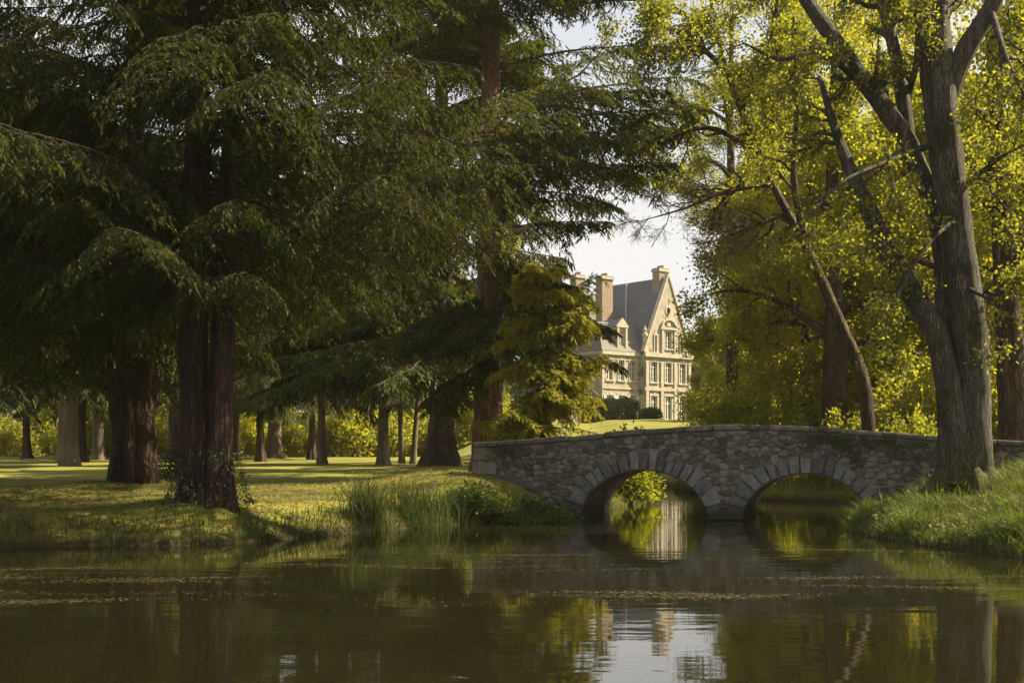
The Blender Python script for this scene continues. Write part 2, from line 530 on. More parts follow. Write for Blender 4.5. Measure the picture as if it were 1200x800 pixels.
def water_material():
    m, n, o = node_mat('pond_water')
    L = n.links.new
    b = n.nodes.new('ShaderNodeBsdfPrincipled')
    b.inputs['Base Color'].default_value = (.0095, .009, .0035, 1)   # turbid pond
    b.inputs['Roughness'].default_value = .02
    b.inputs['IOR'].default_value = 2.1
    tc = n.nodes.new('ShaderNodeTexCoord')
    def layer(scale, sx, sy, det):
        mp = n.nodes.new('ShaderNodeMapping')
        mp.inputs['Scale'].default_value = (sx, sy, 1)
        z = n.nodes.new('ShaderNodeTexNoise')
        z.inputs['Scale'].default_value = scale
        z.inputs['Detail'].default_value = det
        L(tc.outputs['Object'], mp.inputs['Vector']); L(mp.outputs['Vector'], z.inputs['Vector'])
        return z.outputs['Fac']
    a, c = layer(1.0, .5, 2.2, 2), layer(5.0, .6, 1.6, 3)
    ad = n.nodes.new('ShaderNodeMath'); ad.operation = 'MULTIPLY_ADD'
    ad.inputs[1].default_value = .22
    L(c, ad.inputs[0]); L(a, ad.inputs[2])
    bp = n.nodes.new('ShaderNodeBump')
    bp.inputs['Strength'].default_value = .06
    bp.inputs['Distance'].default_value = .05
    wind = layer(.22, .6, 2.0, 3)                       # calm and breeze-ruffled patches
    wr_ = n.nodes.new('ShaderNodeMapRange')
    wr_.inputs['From Min'].default_value = .38
    wr_.inputs['From Max'].default_value = .68
    wr_.inputs['To Min'].default_value = .03
    wr_.inputs['To Max'].default_value = .13
    L(wind, wr_.inputs['Value']); L(wr_.outputs[0], bp.inputs['Strength'])
    L(ad.outputs[0], bp.inputs['Height'])
    L(bp.outputs['Normal'], b.inputs['Normal'])
    L(b.outputs['BSDF'], o.inputs['Surface'])
    return m
wv = MB().add([(-142, -9, 0), (16, -9, 0), (16, 58, 0), (-142, 58, 0)], [(0, 1, 2, 3)])
tag(wv.build('water', water_material()), kind='structure')

# ------------------------------------------------------------------ bridge
M['mortar'] = surf('mortar', [(.07, .062, .05), (.125, .11, .09), (.20, .18, .15)], 6, rough=.95, bump=1.0, bscale=22, bdist=.03,
                   spots=[((.035, .042, .012), 2.2, .6), ((.04, .036, .03), 1.2, .58)], wet=((.022, .022, .012), .10, .45))
M['rubble'] = surf('rubble', [(.06, .055, .046), (.12, .109, .092), (.20, .183, .156)], 7, rough=.95, bump=.9, bscale=24, bdist=.02, objrand=.45,
                   spots=[((.24, .235, .21), 7, .66), ((.04, .046, .014), 2.4, .62)], wet=((.022, .022, .012), .10, .45))
M['rubble_small'] = surf('rubble_small', [(.06, .055, .046), (.12, .109, .092), (.20, .183, .156)], 7, rough=.95, bump=.9, bscale=24, bdist=.02, island=.45,
                   spots=[((.24, .235, .21), 7, .66), ((.04, .046, .014), 2.4, .62)], wet=((.022, .022, .012), .10, .45))
M['granite'] = surf('granite', [(.065, .066, .064), (.12, .119, .114), (.185, .182, .173)], 9, rough=.9, bump=.8, bscale=40, bdist=.012, objrand=.35,
                    spots=[((.22, .22, .20), 6, .64), ((.045, .048, .022), 2.0, .64)], wet=((.022, .022, .012), .10, .45))
M['coping'] = surf('coping', [(.065, .058, .045), (.12, .108, .088), (.19, .175, .145)], 8, rough=.95, bump=1.0, bscale=26, bdist=.02, objrand=.3,
                   spots=[((.05, .055, .015), 2.6, .56), ((.24, .23, .20), 6, .66)])
M['deck'] = surf('deck', [(.09, .075, .05), (.15, .125, .085)], 5, bump=.6)

S0, S1 = -6.05, 9.5
def top_z(s):                                     # parapet top, hump-backed
    return 1.70 + .46*np.exp(-((s-.4)/4.6)**2) + .03*np.sin(s*.9)*0
ARCH = [(-1.91, 1.49, 1.14), (1.77, 1.38, 1.08)]  # centre, half span, rise
def arch_z(s):
    for c, a, b in ARCH:
        if abs(s-c) < a: return b*math.sqrt(max(0, 1-((s-c)/a)**2))-.02
    return None

brg = empty('stone_bridge', (B0[0], B0[1], 0), rad(-18), 'old humped stone bridge with two arches over the pond', 'bridge')
def build_body():
    ss = set(np.round(np.arange(S0, S1+.01, .18), 4))
    for c, a, b in ARCH:
        ss = {s for s in ss if abs(s-c) > a-.001}
        ss |= {round(c-a*math.cos(t), 5) for t in np.linspace(0, math.pi, 29)}
    ss = sorted(ss)
    mb = MB()
    y0, y1 = 0.0, BT
    for i in range(len(ss)-1):
        s, e = ss[i], ss[i+1]
        mid = .5*(s+e)
        inarch = any(abs(mid-c) < a for c, a, b in ARCH)
        def zb(q):
            if not inarch: return -.9
            z = arch_z(q)
            return -.02 if z is None else z
        a0, a1, t0, t1 = zb(s), zb(e), float(top_z(s))-.78, float(top_z(e))-.78
        t0, t1 = max(t0, a0+.12), max(t1, a1+.12)
        mb.add([(s, y0, a0), (e, y0, a1), (e, y0, t1), (s, y0, t0)], [(0, 1, 2, 3)])
        mb.add([(s, y1, a0), (e, y1, a1), (e, y1, t1), (s, y1, t0)], [(3, 2, 1, 0)])
        if inarch: mb.add([(s, y0, a0), (e, y0, a1), (e, y1, a1), (s, y1, a0)], [(3, 2, 1, 0)])
    for c, a, b in ARCH:                          # pier and abutment cheeks under the springing
        for q, f in ((c-a, 1), (c+a, -1)):
            mb.add([(q, y0, -.9), (q, y1, -.9), (q, y1, 0), (q, y0, 0)], [(0, 1, 2, 3)][::f])
    mb.add([(S0, y0, -.9), (S0, y1, -.9), (S0, y1, top_z(S0)-.78), (S0, y0, top_z(S0)-.78)], [(3, 2, 1, 0)])
    o = mb.build('wall', M['mortar'], brg)
    dk = MB()
    for i in range(len(ss)-1):
        s, e = ss[i], ss[i+1]
        dk.add([(s, .3, top_z(s)-.8), (e, .3, top_z(e)-.8), (e, BT-.3, top_z(e)-.8), (s, BT-.3, top_z(s)-.8)], [(0, 1, 2, 3)])
    dk.build('roadway', M['deck'], brg)
    for y in (.003, BT-.353):                     # two parapet walls
        pm = MB()
        st = np.linspace(S0, S1, 60)
        for s, e in zip(st[:-1], st[1:]):
            za, zb_, zc, zd = top_z(s)-.83, top_z(e)-.83, top_z(e)-.1, top_z(s)-.1
            pm.add([(s, y, za), (e, y, zb_), (e, y, zc), (s, y, zd)], [(0, 1, 2, 3)])
            pm.add([(s, y+.35, za), (e, y+.35, zb_), (e, y+.35, zc), (s, y+.35, zd)], [(3, 2, 1, 0)])
            pm.add([(s, y, zd), (e, y, zc), (e, y+.35, zc), (s, y+.35, zd)], [(0, 1, 2, 3)])
        pm.add([(S0, y, top_z(S0)-.83), (S0, y+.35, top_z(S0)-.83), (S0, y+.35, top_z(S0)-.1), (S0, y, top_z(S0)-.1)], [(3, 2, 1, 0)])
        pm.build('parapet', M['mortar'], brg)
build_body()

rng = np.random.default_rng(7)
def stone_piece(name, poly, proud, mat, parent, back=.05, dome=.35):
    """irregular stone: poly (k,2) in (s,z) on the front face; bevelled and uneven, set into the wall"""
    poly = np.asarray(poly)
    c = poly.mean(0)
    k = len(poly)
    r0 = [(p[0], back, p[1]) for p in poly]
    r1 = [(p[0], -proud*.45, p[1]) for p in poly]
    inn = c+(poly-c)*(1-dome*.5)
    r2 = [(p[0], -proud*(.8+.4*rng.random()), p[1]) for p in inn]
    mb = MB()
    vs = r0+r1+r2+[(c[0], -proud*1.08, c[1])]
    fs = []
    for a in (0, k):
        fs += [(a+i, a+(i+1) % k, a+k+(i+1) % k, a+k+i) for i in range(k)]
    fs += [(2*k+i, 2*k+(i+1) % k, 3*k) for i in range(k)]
    mb.add(vs, fs)
    return mb.build(name, mat, parent)

# voussoirs
RING = .40
for c, a, b in ARCH:
    nv = 19 if a > 1.45 else 17
    ts = np.linspace(0, math.pi, 200)
    arc = np.concatenate([[0], np.cumsum(np.hypot(np.diff(-a*np.cos(ts)), np.diff(b*np.sin(ts))))])
    wd = rng.uniform(.75, 1.3, nv)
    wd[:2] *= 1.25; wd[-2:] *= 1.25
    cut = np.concatenate([[0], np.cumsum(wd)])/wd.sum()*arc[-1]
    tc_ = np.interp(cut, arc, ts)
    for i in range(nv):
        t0, t1 = tc_[i]+.012, tc_[i+1]-.012
        rg = RING*rng.uniform(.80, 1.12)
        def pt(t, off):
            x, z = -a*math.cos(t), b*math.sin(t)
            nx_, nz_ = -math.cos(t)/a, math.sin(t)/b
            l = math.hypot(nx_, nz_)
            return (c+x+nx_/l*off, max(-.12, z+nz_/l*off))
        tm = (t0+t1)/2
        j = lambda: rng.normal(0, .006, 2)
        poly = [pt(t0, .004), pt(tm, .004), pt(t1, .004), pt(t1, rg*.5)+j(), pt(t1, rg)+j(), pt(tm, rg)+j(), pt(t0, rg)+j(), pt(t0, rg*.5)+j()]
        stone_piece('voussoir', np.array(poly)[::-1], .062+rng.uniform(-.01, .014), M['granite'], brg, back=.10, dome=.14)

# rubble stones on the visible face: irregular cells, wider than high
def face_ok(cs, cz):
    if cz > top_z(cs)-.15 or cz < .02: return False
    for c, a, b in ARCH:
        if ((cs-c)/(a+RING*.95))**2 + (max(cz, 0)/(b+RING*.95))**2 < 1: return False
    x, y = bridge_xy(cs, -.3)
    return cz+.10 > gz(x, y)
ZS = 1.55                                          # stones are about this much wider than high
pts = []
for _ in range(9000):
    q = np.array([rng.uniform(S0+.5, 7.0), rng.uniform(0, 2.05)])
    dmin = .115+.17*rng.random()**2
    if all(((q[0]-p[0])**2+((q[1]-p[1])*ZS)**2) > (.5*(dmin+p[2]))**2 for p in pts) and face_ok(*q):
        pts.append((q[0], q[1], dmin))
pts = np.array(pts)
def clip(poly, n, d):
    """keep the side where n.p <= d"""
    outp = []
    for i in range(len(poly)):
        p, q = poly[i], poly[(i+1) % len(poly)]
        a_, b_ = p@n-d, q@n-d
        if a_ <= 0: outp.append(p)
        if a_*b_ < 0: outp.append(p+(q-p)*a_/(a_-b_))
    return outp
def cell(i):
    c = pts[i, :2]*np.array([1, ZS])
    w_ = .30
    poly = [c+np.array(v)*w_ for v in ((-1, -1), (1, -1), (1, 1), (-1, 1))]
    for j in np.argsort(((pts[:, :2]*np.array([1, ZS])-c)**2).sum(1))[1:14]:
        o_ = pts[j, :2]*np.array([1, ZS])
        n_ = o_-c; l = np.linalg.norm(n_); n_ = n_/l
        poly = clip(poly, n_, n_@c+l*.5-.010)
        if len(poly) < 3: return None
    poly = [p/np.array([1, ZS]) for p in poly]
    slope = np.array([-(top_z(pts[i, 0]+.05)-top_z(pts[i, 0]-.05))/.1, 1.0])
    poly = clip(poly, slope, slope@np.array([pts[i, 0], float(top_z(pts[i, 0]))-.115]))
    poly = clip(poly, np.array([0, -1.]), .06)
    if len(poly) < 3: return None
    poly = np.array(poly)
    q = .72*poly+.28*np.roll(poly, -1, 0); r = .28*poly+.72*np.roll(poly, -1, 0)
    poly = np.stack([q, r], 1).reshape(-1, 2)
    return poly+rng.normal(0, .004, poly.shape)
cells = [c_ for c_ in (cell(i) for i in range(len(pts))) if c_ is not None]
cells.sort(key=lambda p: -np.ptp(p[:, 0])*np.ptp(p[:, 1]))
for poly in cells[:298]:
    stone_piece('stone', poly, rng.uniform(.014, .05), M['rubble'], brg, dome=.45)
sv, sf = [], []
for poly in cells[298:]:
    o_ = stone_piece('stone', poly, rng.uniform(.012, .04), M['rubble_small'], brg, dome=.45)
    m_ = o_.data
    b_ = len(sv)
    sv += [tuple(v.co) for v in m_.vertices]; sf += [tuple(b_+i for i in p.vertices) for p in m_.polygons]
    bpy.data.objects.remove(o_); bpy.data.meshes.remove(m_)
if sv:
    mb = MB(); mb.v, mb.f = sv, sf
    tag(mb.build('small_stones', M['rubble_small'], brg), kind='stuff')
print('stones', len(cells))
# coping stones on both parapets
for yc, nrow in ((.18, 0), (BT-.18, 1)):
    s = S0-.08
    while s < S1:
        l = rng.uniform(.5, 1.05)
        e = min(s+l, S1)
        za, zb_ = float(top_z(s))-.1, float(top_z(e))-.1
        th = .115+rng.uniform(-.01, .015)
        d0, d1 = yc-.26+rng.normal(0, .012), yc+.26
        g = .008
        j = rng.normal(0, .006)
        mb = MB()
        mb.add([(s+g, d0, za+j), (e-g, d0, zb_+j), (e-g, d1, zb_+j), (s+g, d1, za+j), (s+g, d0, za+th+j), (e-g, d0, zb_+th+j), (e-g, d1, zb_+th+j), (s+g, d1, za+th+j)],
               [(0, 3, 2, 1), (4, 5, 6, 7), (0, 1, 5, 4), (1, 2, 6, 5), (2, 3, 7, 6), (3, 0, 4, 7)])
        mb.build('coping_stone', M['coping'], brg, bevel=.022)
        s = e
# end pier at the left, built of bigger blocks
pz = [(-.3, .25), (.25, .62), (.62, .98), (.98, 1.32), (1.32, float(top_z(S0))-.1)]
for i, (a, b) in enumerate(pz):
    bt = .10*(1-i/4)
    MB().box(S0-.07-bt, S0+.44+(i % 2)*.08, -.06-bt*.6, .32, a+.006, b-.006).build('pier_block', M['rubble'], brg, bevel=.03)

# ------------------------------------------------------------------ manor house
M['limestone'] = surf('limestone', [(.22, .19, .145), (.33, .29, .228), (.42, .375, .30)], .9, bump=.5, bscale=6, bdist=.04, spots=[((.15, .115, .075), .8, .58), ((.36, .32, .26), 1.7, .62)])
M['trim'] = surf('trim', [(.27, .24, .19), (.38, .345, .28), (.46, .42, .35)], 1.5, bump=.3, bscale=8)
M['slate'] = surf('slate', [(.04, .046, .06), (.068, .075, .09), (.105, .108, .118)], 1.6, (1, 1, 3), rough=.55, bump=.6, bscale=5, bdist=.05, spec=.5,
                  spots=[((.15, .125, .085), .8, .62)])
M['slate_tan'] = surf('slate_tan', [(.10, .092, .08), (.15, .138, .118), (.20, .182, .155)], 1.2, (1, 1, 3), rough=.85, bump=.6, bscale=5, bdist=.05, spec=.2)  # paler, tanner slate tone for the wing, main and annex roofs
M['lead'] = surf('lead', [(.22, .22, .22), (.34, .34, .33)], 2, rough=.5, bump=0)
M['white'] = surf('white', [(.50, .48, .43), (.62, .60, .55)], 3, rough=.6, bump=0)
M['glass'] = surf('glass', [(.012, .015, .018), (.03, .035, .04)], .4, rough=.06, bump=.15, bscale=.8, bdist=.02, spec=.8)
M['brick'] = surf('brick', [(.17, .13, .09), (.25, .195, .14), (.32, .26, .19)], 3, bump=.5)
M['gravel'] = surf('gravel', [(.30, .25, .16), (.42, .36, .25)], 4, bump=.5)

CZ = 4.62
ang = rad(40)
house = empty('manor_house', (11.9, 150.0, CZ), ang, 'pale stone manor with steep slate roofs, gabled pavilion and tall chimneys', 'house')
# local axes: +x along the facade to the right, +y into the building, +z up

def wall_sheet(mb, x0, x1, z0, z1, y, ops, depth=.28, clip=None):
    """front sheet at y with rectangular openings and their reveals"""
    xs = sorted({x0, x1, *[o[0] for o in ops], *[o[1] for o in ops]})
    zs = sorted({z0, z1, *[o[2] for o in ops], *[o[3] for o in ops]})
    for a, b in zip(xs[:-1], xs[1:]):
        for c, d in zip(zs[:-1], zs[1:]):
            cx, cz = (a+b)/2, (c+d)/2
            if any(o[0] < cx < o[1] and o[2] < cz < o[3] for o in ops): continue
            mb.add([(a, y, c), (b, y, c), (b, y, d), (a, y, d)], [(0, 1, 2, 3)])
    for a, b, c, d in ops:
        mb.add([(a, y, c), (a, y+depth, c), (a, y+depth, d), (a, y, d)], [(3, 2, 1, 0)])
        mb.add([(b, y, c), (b, y+depth, c), (b, y+depth, d), (b, y, d)], [(0, 1, 2, 3)])
        mb.add([(a, y, c), (b, y, c), (b, y+depth, c), (a, y+depth, c)], [(0, 1, 2, 3)])
        mb.add([(a, y, d), (b, y, d), (b, y+depth, d), (a, y+depth, d)], [(3, 2, 1, 0)])

def window(a, b, c, d, y, surround=True, bars=3, name='window', depth=.22, arch=False, shutters=False):
    """casement: glass, white frame and bars, stone surround and sill"""
    g = MB().add([(a, y+depth+.03, c), (b, y+depth+.03, c), (b, y+depth+.03, d), (a, y+depth+.03, d)], [(0, 1, 2, 3)]).build(name, M['glass'], house)
    f = MB()
    t = .11
    yy0, yy1 = y+depth-.05, y+depth+.02
    f.box(a, a+t, yy0, yy1, c, d); f.box(b-t, b, yy0, yy1, c, d)
    f.box(a+t, b-t, yy0, yy1, c, c+t); f.box(a+t, b-t, yy0, yy1, d-t, d)
    m_ = (a+b)/2
    f.box(m_-.07, m_+.07, yy0-.01, yy1, c+t, d-t)
    tz = c+(d-c)*.72
    f.box(a+t, m_-.07, yy0, yy1, tz-.05, tz+.05); f.box(m_+.07, b-t, yy0, yy1, tz-.05, tz+.05)
    for i in range(1, bars):
        zz = c+(tz-c)*i/bars
        f.box(a+t, m_-.07, yy0+.02, yy1, zz-.025, zz+.025); f.box(m_+.07, b-t, yy0+.02, yy1, zz-.025, zz+.025)
    f.build('frame', M['white'], g)
    if surround:
        q = MB()
        q.box(a-.24, a-.01, y-.07, y+.02, c, d); q.box(b+.01, b+.24, y-.07, y+.02, c, d)
        q.box(a-.30, b+.30, y-.10, y+.02, d, d+.30)
        q.box((a+b)/2-.14, (a+b)/2+.14, y-.14, y-.10, d-.02, d+.42)
        q.build('surround', M['trim'], g)
        MB().box(a-.34, b+.34, y-.16, y+.02, c-.17, c-.003).build('sill', M['trim'], g)
    if shutters:
        for x0, x1 in ((a-.62, a-.26), (b+.26, b+.62)):
            MB().box(x0, x1, y-.13, y-.04, c, d).build('shutter', M['white'], g)
    return g

H1, HW = 5.0, 9.6       # first-floor line and cornice height
WW = 7.1                # wing width
PY = -1.0               # pavilion stands forward of the wing
PX0, PX1 = 7.1, 16.4
wx = [1.35, 3.55, 5.75]
ops_w = [(x-.52, x+.52, 1.0, 3.9) for x in wx]+[(x-.52, x+.52, 5.9, 8.6) for x in wx]
mb = MB()
wall_sheet(mb, 0, WW, -.6, HW, 0, ops_w)
side_op = [(3.0, 4.2, 5.6, 8.4)]
# left flank: the same sheet turned into the y direction
sm = MB(); wall_sheet(sm, 0, 9.0, -.6, HW, 0, side_op)
mb.add([(y, 9.0-x, z) for x, y, z in sm.v], [])
base = len(mb.v)-len(sm.v)
mb.f += [tuple(base+i for i in f) for f in sm.f]
mb.add([(0, 9, -.6), (WW, 9, -.6), (WW, 9, HW), (0, 9, HW)], [(3, 2, 1, 0)])
mb.build('wall', M['limestone'], house)
for i, (a, b, c, d) in enumerate(ops_w): window(a, b, c, d, 0, shutters=(i < 3))
# flank window
fw = MB().add([(.25, 9-4.2, 5.6), (.25, 9-3.0, 5.6), (.25, 9-3.0, 8.4), (.25, 9-4.2, 8.4)], [(3, 2, 1, 0)]).build('window', M['glass'], house)
q = MB(); ya, yb = 4.8, 6.0
for t0, t1, z0, z1 in ((ya, ya+.1, 5.6, 8.4), (yb-.1, yb, 5.6, 8.4), (5.35, 5.45, 5.7, 8.3), (ya+.1, yb-.1, 5.6, 5.7), (ya+.1, yb-.1, 8.3, 8.4), (ya+.1, yb-.1, 7.5, 7.58), (ya+.1, yb-.1, 6.6, 6.66)):
    q.box(.17, .24, t0, t1, z0, z1)
q.build('frame', M['white'], fw)
q = MB(); q.box(-.06, .02, ya-.2, ya-.01, 5.6, 8.4); q.box(-.06, .02, yb+.01, yb+.2, 5.6, 8.4); q.box(-.09, .02, ya-.2, yb+.2, 8.4, 8.65)
q.build('surround', M['trim'], fw)

# pavilion with gable front
pxm = (PX0+PX1)/2
GH = 20.4
pc = [PX0+1.75, pxm, PX1-1.75]
ops_p = [(x-.58, x+.58, .9 if i != 1 else .05, 3.95) for i, x in enumerate(pc)]+[(x-.58, x+.58, 5.8, 8.7) for x in pc]
mb = MB()
wall_sheet(mb, PX0, PX1, -.6, HW, PY, ops_p)
for x in (PX0, PX1):
    f = [(0, 1, 2, 3)] if x == PX1 else [(3, 2, 1, 0)]
    mb.add([(x, PY, -.6), (x, 10, -.6), (x, 10, HW), (x, PY, HW)], f)
# gable: sloping strips left and right of a central opening stack
gy = PY+.02
def gx_at(z): return (PX1-PX0)/2*(1-(z-HW)/(GH-HW))
zs = [HW, HW+.9, HW+3.2, HW+5.6, HW+6.7, GH]
cut = {1: .62, 3: .42}                         # half width of the opening in that band (gable window, oculus)
for i, (a, b) in enumerate(zip(zs[:-1], zs[1:])):
    ha, hb = gx_at(a), gx_at(b)
    if i in cut:
        k = cut[i]
        mb.add([(pxm-ha, gy, a), (pxm-k, gy, a), (pxm-k, gy, b), (pxm-hb, gy, b)], [(0, 1, 2, 3)])
        mb.add([(pxm+k, gy, a), (pxm+ha, gy, a), (pxm+hb, gy, b), (pxm+k, gy, b)], [(0, 1, 2, 3)])
        for sx in (-k, k):
            mb.add([(pxm+sx, gy, a), (pxm+sx, gy+.3, a), (pxm+sx, gy+.3, b), (pxm+sx, gy, b)], [(0, 1, 2, 3)])
    else:
        mb.add([(pxm-ha, gy, a), (pxm+ha, gy, a), (pxm+hb, gy, b), (pxm-hb, gy, b)], [(0, 1, 2, 3)])
mb.build('pavilion_wall', M['limestone'], house)
for i, (a, b, c, d) in enumerate(ops_p):
    if i == 1:
        dr = MB().box(a, b, PY+.2, PY+.28, c, d).build('door', M['glass'], house)
        q = MB(); q.box(a, a+.12, PY+.12, PY+.19, c, d); q.box(b-.12, b, PY+.12, PY+.19, c, d); q.box((a+b)/2-.08, (a+b)/2+.08, PY+.12, PY+.19, c, d); q.box(a+.12, b-.12, PY+.11, PY+.185, 2.9, 3.05)
        q.box(a+.12, b-.12, PY+.125, PY+.187, c, c+.8)
        q.build('frame', M['white'], dr)
        q = MB(); q.box(a-.3, a-.01, PY-.1, PY+.02, 0, d); q.box(b+.01, b+.3, PY-.1, PY+.02, 0, d); q.box(a-.4, b+.4, PY-.16, PY+.02, d, d+.35)
        q.build('surround', M['trim'], dr)
    else: window(a, b, c, d, PY)
window(pxm-.62, pxm+.62, HW+.9, HW+3.2, gy, bars=3)
oc = MB().add([(pxm-.42, gy+.25, HW+5.6), (pxm+.42, gy+.25, HW+5.6), (pxm+.42, gy+.25, HW+6.7), (pxm-.42, gy+.25, HW+6.7)], [(0, 1, 2, 3)]).build('oculus', M['glass'], house)
q = MB()
for k in range(14):
    a0, a1 = 2*math.pi*k/14, 2*math.pi*(k+1)/14
    def e(a, r): return (pxm+r*math.cos(a)*.9, HW+6.15+r*math.sin(a)*1.1)
    pr = [e(a0, .42), e(a0, .68), e(a1, .68), e(a1, .42)]
    q.prism_y(pr, gy-.08, gy+.02)
q.box(pxm-.04, pxm+.04, gy+.16, gy+.22, HW+5.6, HW+6.7)
q.build('surround', M['trim'], oc)

# aedicule round the gable window: pilasters, entablature, rounded pediment, side niches
q = MB()
for sx in (-1.25, 1.25): q.box(pxm+sx-.2, pxm+sx+.2, gy-.22, gy+.01, HW+.35, HW+3.5)
q.box(pxm-1.7, pxm+1.7, gy-.30, gy+.01, HW+3.5, HW+3.85)
for k in range(9):
    a0, a1 = math.pi*k/9, math.pi*(k+1)/9
    q.prism_y([(pxm+1.25*math.cos(a0), HW+3.86+.95*math.sin(a0)), (pxm+1.55*math.cos(a0), HW+3.86+1.25*math.sin(a0)), (pxm+1.55*math.cos(a1), HW+3.86+1.25*math.sin(a1)), (pxm+1.25*math.cos(a1), HW+3.86+.95*math.sin(a1))], gy-.30, gy+.0)
q.box(pxm-.35, pxm+.35, gy-.15, gy+.005, HW+4.0, HW+4.7)
for sx in (-2.6, 2.6):
    q.box(pxm+sx-.34, pxm+sx-.2, gy-.12, gy+.01, HW+.5, HW+2.6); q.box(pxm+sx+.2, pxm+sx+.34, gy-.12, gy+.01, HW+.5, HW+2.6)
    q.prism_y([(pxm+sx-.45, HW+2.6), (pxm+sx+.45, HW+2.6), (pxm+sx, HW+3.3)], gy-.14, gy+.008)
q.build('aedicule', M['trim'], house)
for sx in (-2.6, 2.6):
    MB().box(pxm+sx-.19, pxm+sx+.19, gy-.02, gy+.012, HW+.6, HW+2.5).build('niche', M['slate'], house)

# string courses, cornices, pilasters
def band(x0, x1, y, z, h, pr, name='cornice'): MB().box(x0, x1, y-pr, y+.02, z, z+h).build(name, M['trim'], house)
band(-.12, WW-.35, 0, H1-.28, .28, .12, 'string_course'); band(-.25, WW-.02, 0, HW-.35, .5, .32)
band(-.06, WW-.35, 0, HW-1.0, .2, .08, 'string_course')
band(PX0-.12, PX1+.12, PY, H1-.35, .42, .18, 'string_course'); band(PX0-.25, PX1+.25, PY, HW-.38, .55, .36)
band(PX0-.06, PX1+.06, PY, HW-1.05, .2, .1, 'string_course')
band(-.08, WW-.02, 0, -.2, .7, .1, 'plinth'); band(PX0-.08, PX1+.08, PY, -.2, .7, .12, 'plinth')
q = MB().box(-.3, .02, .02, 9, HW-.35, HW+.13); q.build('cornice', M['trim'], house)
for i, x in enumerate((PX0+.35, PX0+3.3, PX1-3.3, PX1-.35)):
    MB().box(x-.26, x+.26, PY-.16, PY+.02, .5, H1-.36).build('pilaster', M['trim'], house)
    MB().box(x-.26, x+.26, PY-.16, PY+.02, H1+.08, HW-1.06).build('pilaster', M['trim'], house)
for i in range(14):                               # corner quoins of the wing
    l = .62 if i % 2 else .38
    MB().box(-.05, l, -.05, .38+.62-l, .52+i*.62, .52+i*.62+.58).build('quoin', M['trim'], house)
# finials at the gable foot
for x in (PX0+.35, PX1-.35):
    MB().lathe([(.42, HW+.17), (.42, HW+.9), (.32, HW+.95), (.30, HW+2.3), (.42, HW+2.4), (.40, HW+2.7), (.2, HW+2.95), (.28, HW+3.3), (.12, HW+3.6), (0.01, HW+4.0)], x, PY+.35, 10).build('finial', M['trim'], house)

# roofs
ov = .35
rf = MB()
prof = [(PX0-ov*.6, HW+.15), (PX1+ov*.6, HW+.15), (pxm, GH)]
rf.prism_y(prof, PY+.35, 11.5)
proof = rf.build('pavilion_roof', M['slate'], house)
cop = MB()                                        # raised gable coping
for sx in (-1, 1):
    hx = (PX1-PX0)/2+.05
    a = (pxm+sx*hx, HW+.2); b = (pxm, GH+.1)
    n_ = (sx*.28, .15)
    pts = [a, (a[0]+n_[0], a[1]+n_[1]), (b[0]+n_[0]*.2, b[1]+.45), b]
    if sx < 0: pts = pts[::-1]
    cop.prism_y(pts, PY-.12, PY+.5)
cop.build('gable_coping', M['trim'], proof)
vl = MB()                                         # pale lead strip up the slate slope
for t0, t1 in ((0, 1),):
    p0 = Vector((PX0+.05, 2.6, HW+.5)); p1 = Vector((pxm-.15, 6.8, GH-.2))
    d = (p1-p0).normalized(); sx = Vector((-.92, 0, .40)); wv_ = d.cross(sx).normalized()*.11
    o_ = sx*.16
    vl.add([p0-wv_+o_, p0+wv_+o_, p1+wv_+o_, p1-wv_+o_, p0-wv_-o_*.4, p0+wv_-o_*.4, p1+wv_-o_*.4, p1-wv_-o_*.4], [(0, 1, 2, 3), (0, 4, 5, 1), (1, 5, 6, 2), (2, 6, 7, 3), (3, 7, 4, 0)])
vl.build('lead_strip', M['lead'], proof)

wr = MB()                                         # wing: hipped steep roof with a flat top
zt = 13.7
e0 = [(-ov, -ov, HW+.16), (WW+1.5, -ov, HW+.16), (WW+1.5, 9+ov, HW+.16), (-ov, 9+ov, HW+.16)]
t0 = [(1.5, 2.4, zt), (WW+1.5, 2.4, zt), (WW+1.5, 7, zt), (1.5, 7, zt)]
wr.add(e0+t0, [(0, 1, 5, 4), (1, 2, 6, 5), (2, 3, 7, 6), (3, 0, 4, 7), (4, 5, 6, 7), (3, 2, 1, 0)])
wroof = wr.build('roof', M['slate_tan'], house)
q = MB(); q.box(1.35, WW+1.4, 2.25, 2.5, zt-.08, zt+.14); q.box(1.35, 1.6, 2.5, 7.1, zt-.08, zt+.14); q.build('ridge_lead', M['lead'], wroof)

# dormer on the wing
dx = 3.75
dm = MB()
wall_sheet(dm, dx-.95, dx+.95, HW+.3, HW+3.4, .1, [(dx-.5, dx+.5, HW+.95, HW+2.95)], depth=.25)
for sx in (-.95, .95):
    dm.add([(dx+sx, .1, HW+.3), (dx+sx, 2.6, HW+.3), (dx+sx, 2.6, HW+3.4), (dx+sx, .1, HW+3.4)], [(3, 2, 1, 0) if sx < 0 else (0, 1, 2, 3)])
dorm = dm.build('dormer', M['limestone'], house)
q = MB(); q.box(dx-1.1, dx+1.1, -.12, .12, HW+3.4, HW+3.6); q.prism_y([(dx-1.1, HW+3.6), (dx+1.1, HW+3.6), (dx, HW+4.7)], -.1, .14)
for sx in (-.78, .78): q.box(dx+sx-.17, dx+sx+.17, -.06, .12, HW+.3, HW+3.4)
q.build('pediment', M['trim'], dorm)
MB().prism_y([(dx-1.05, HW+3.45), (dx+1.05, HW+3.45), (dx, HW+4.6)], .15, 3.4).build('dormer_roof', M['slate'], dorm)
window(dx-.5, dx+.5, HW+.95, HW+2.95, .1, surround=False, bars=2)

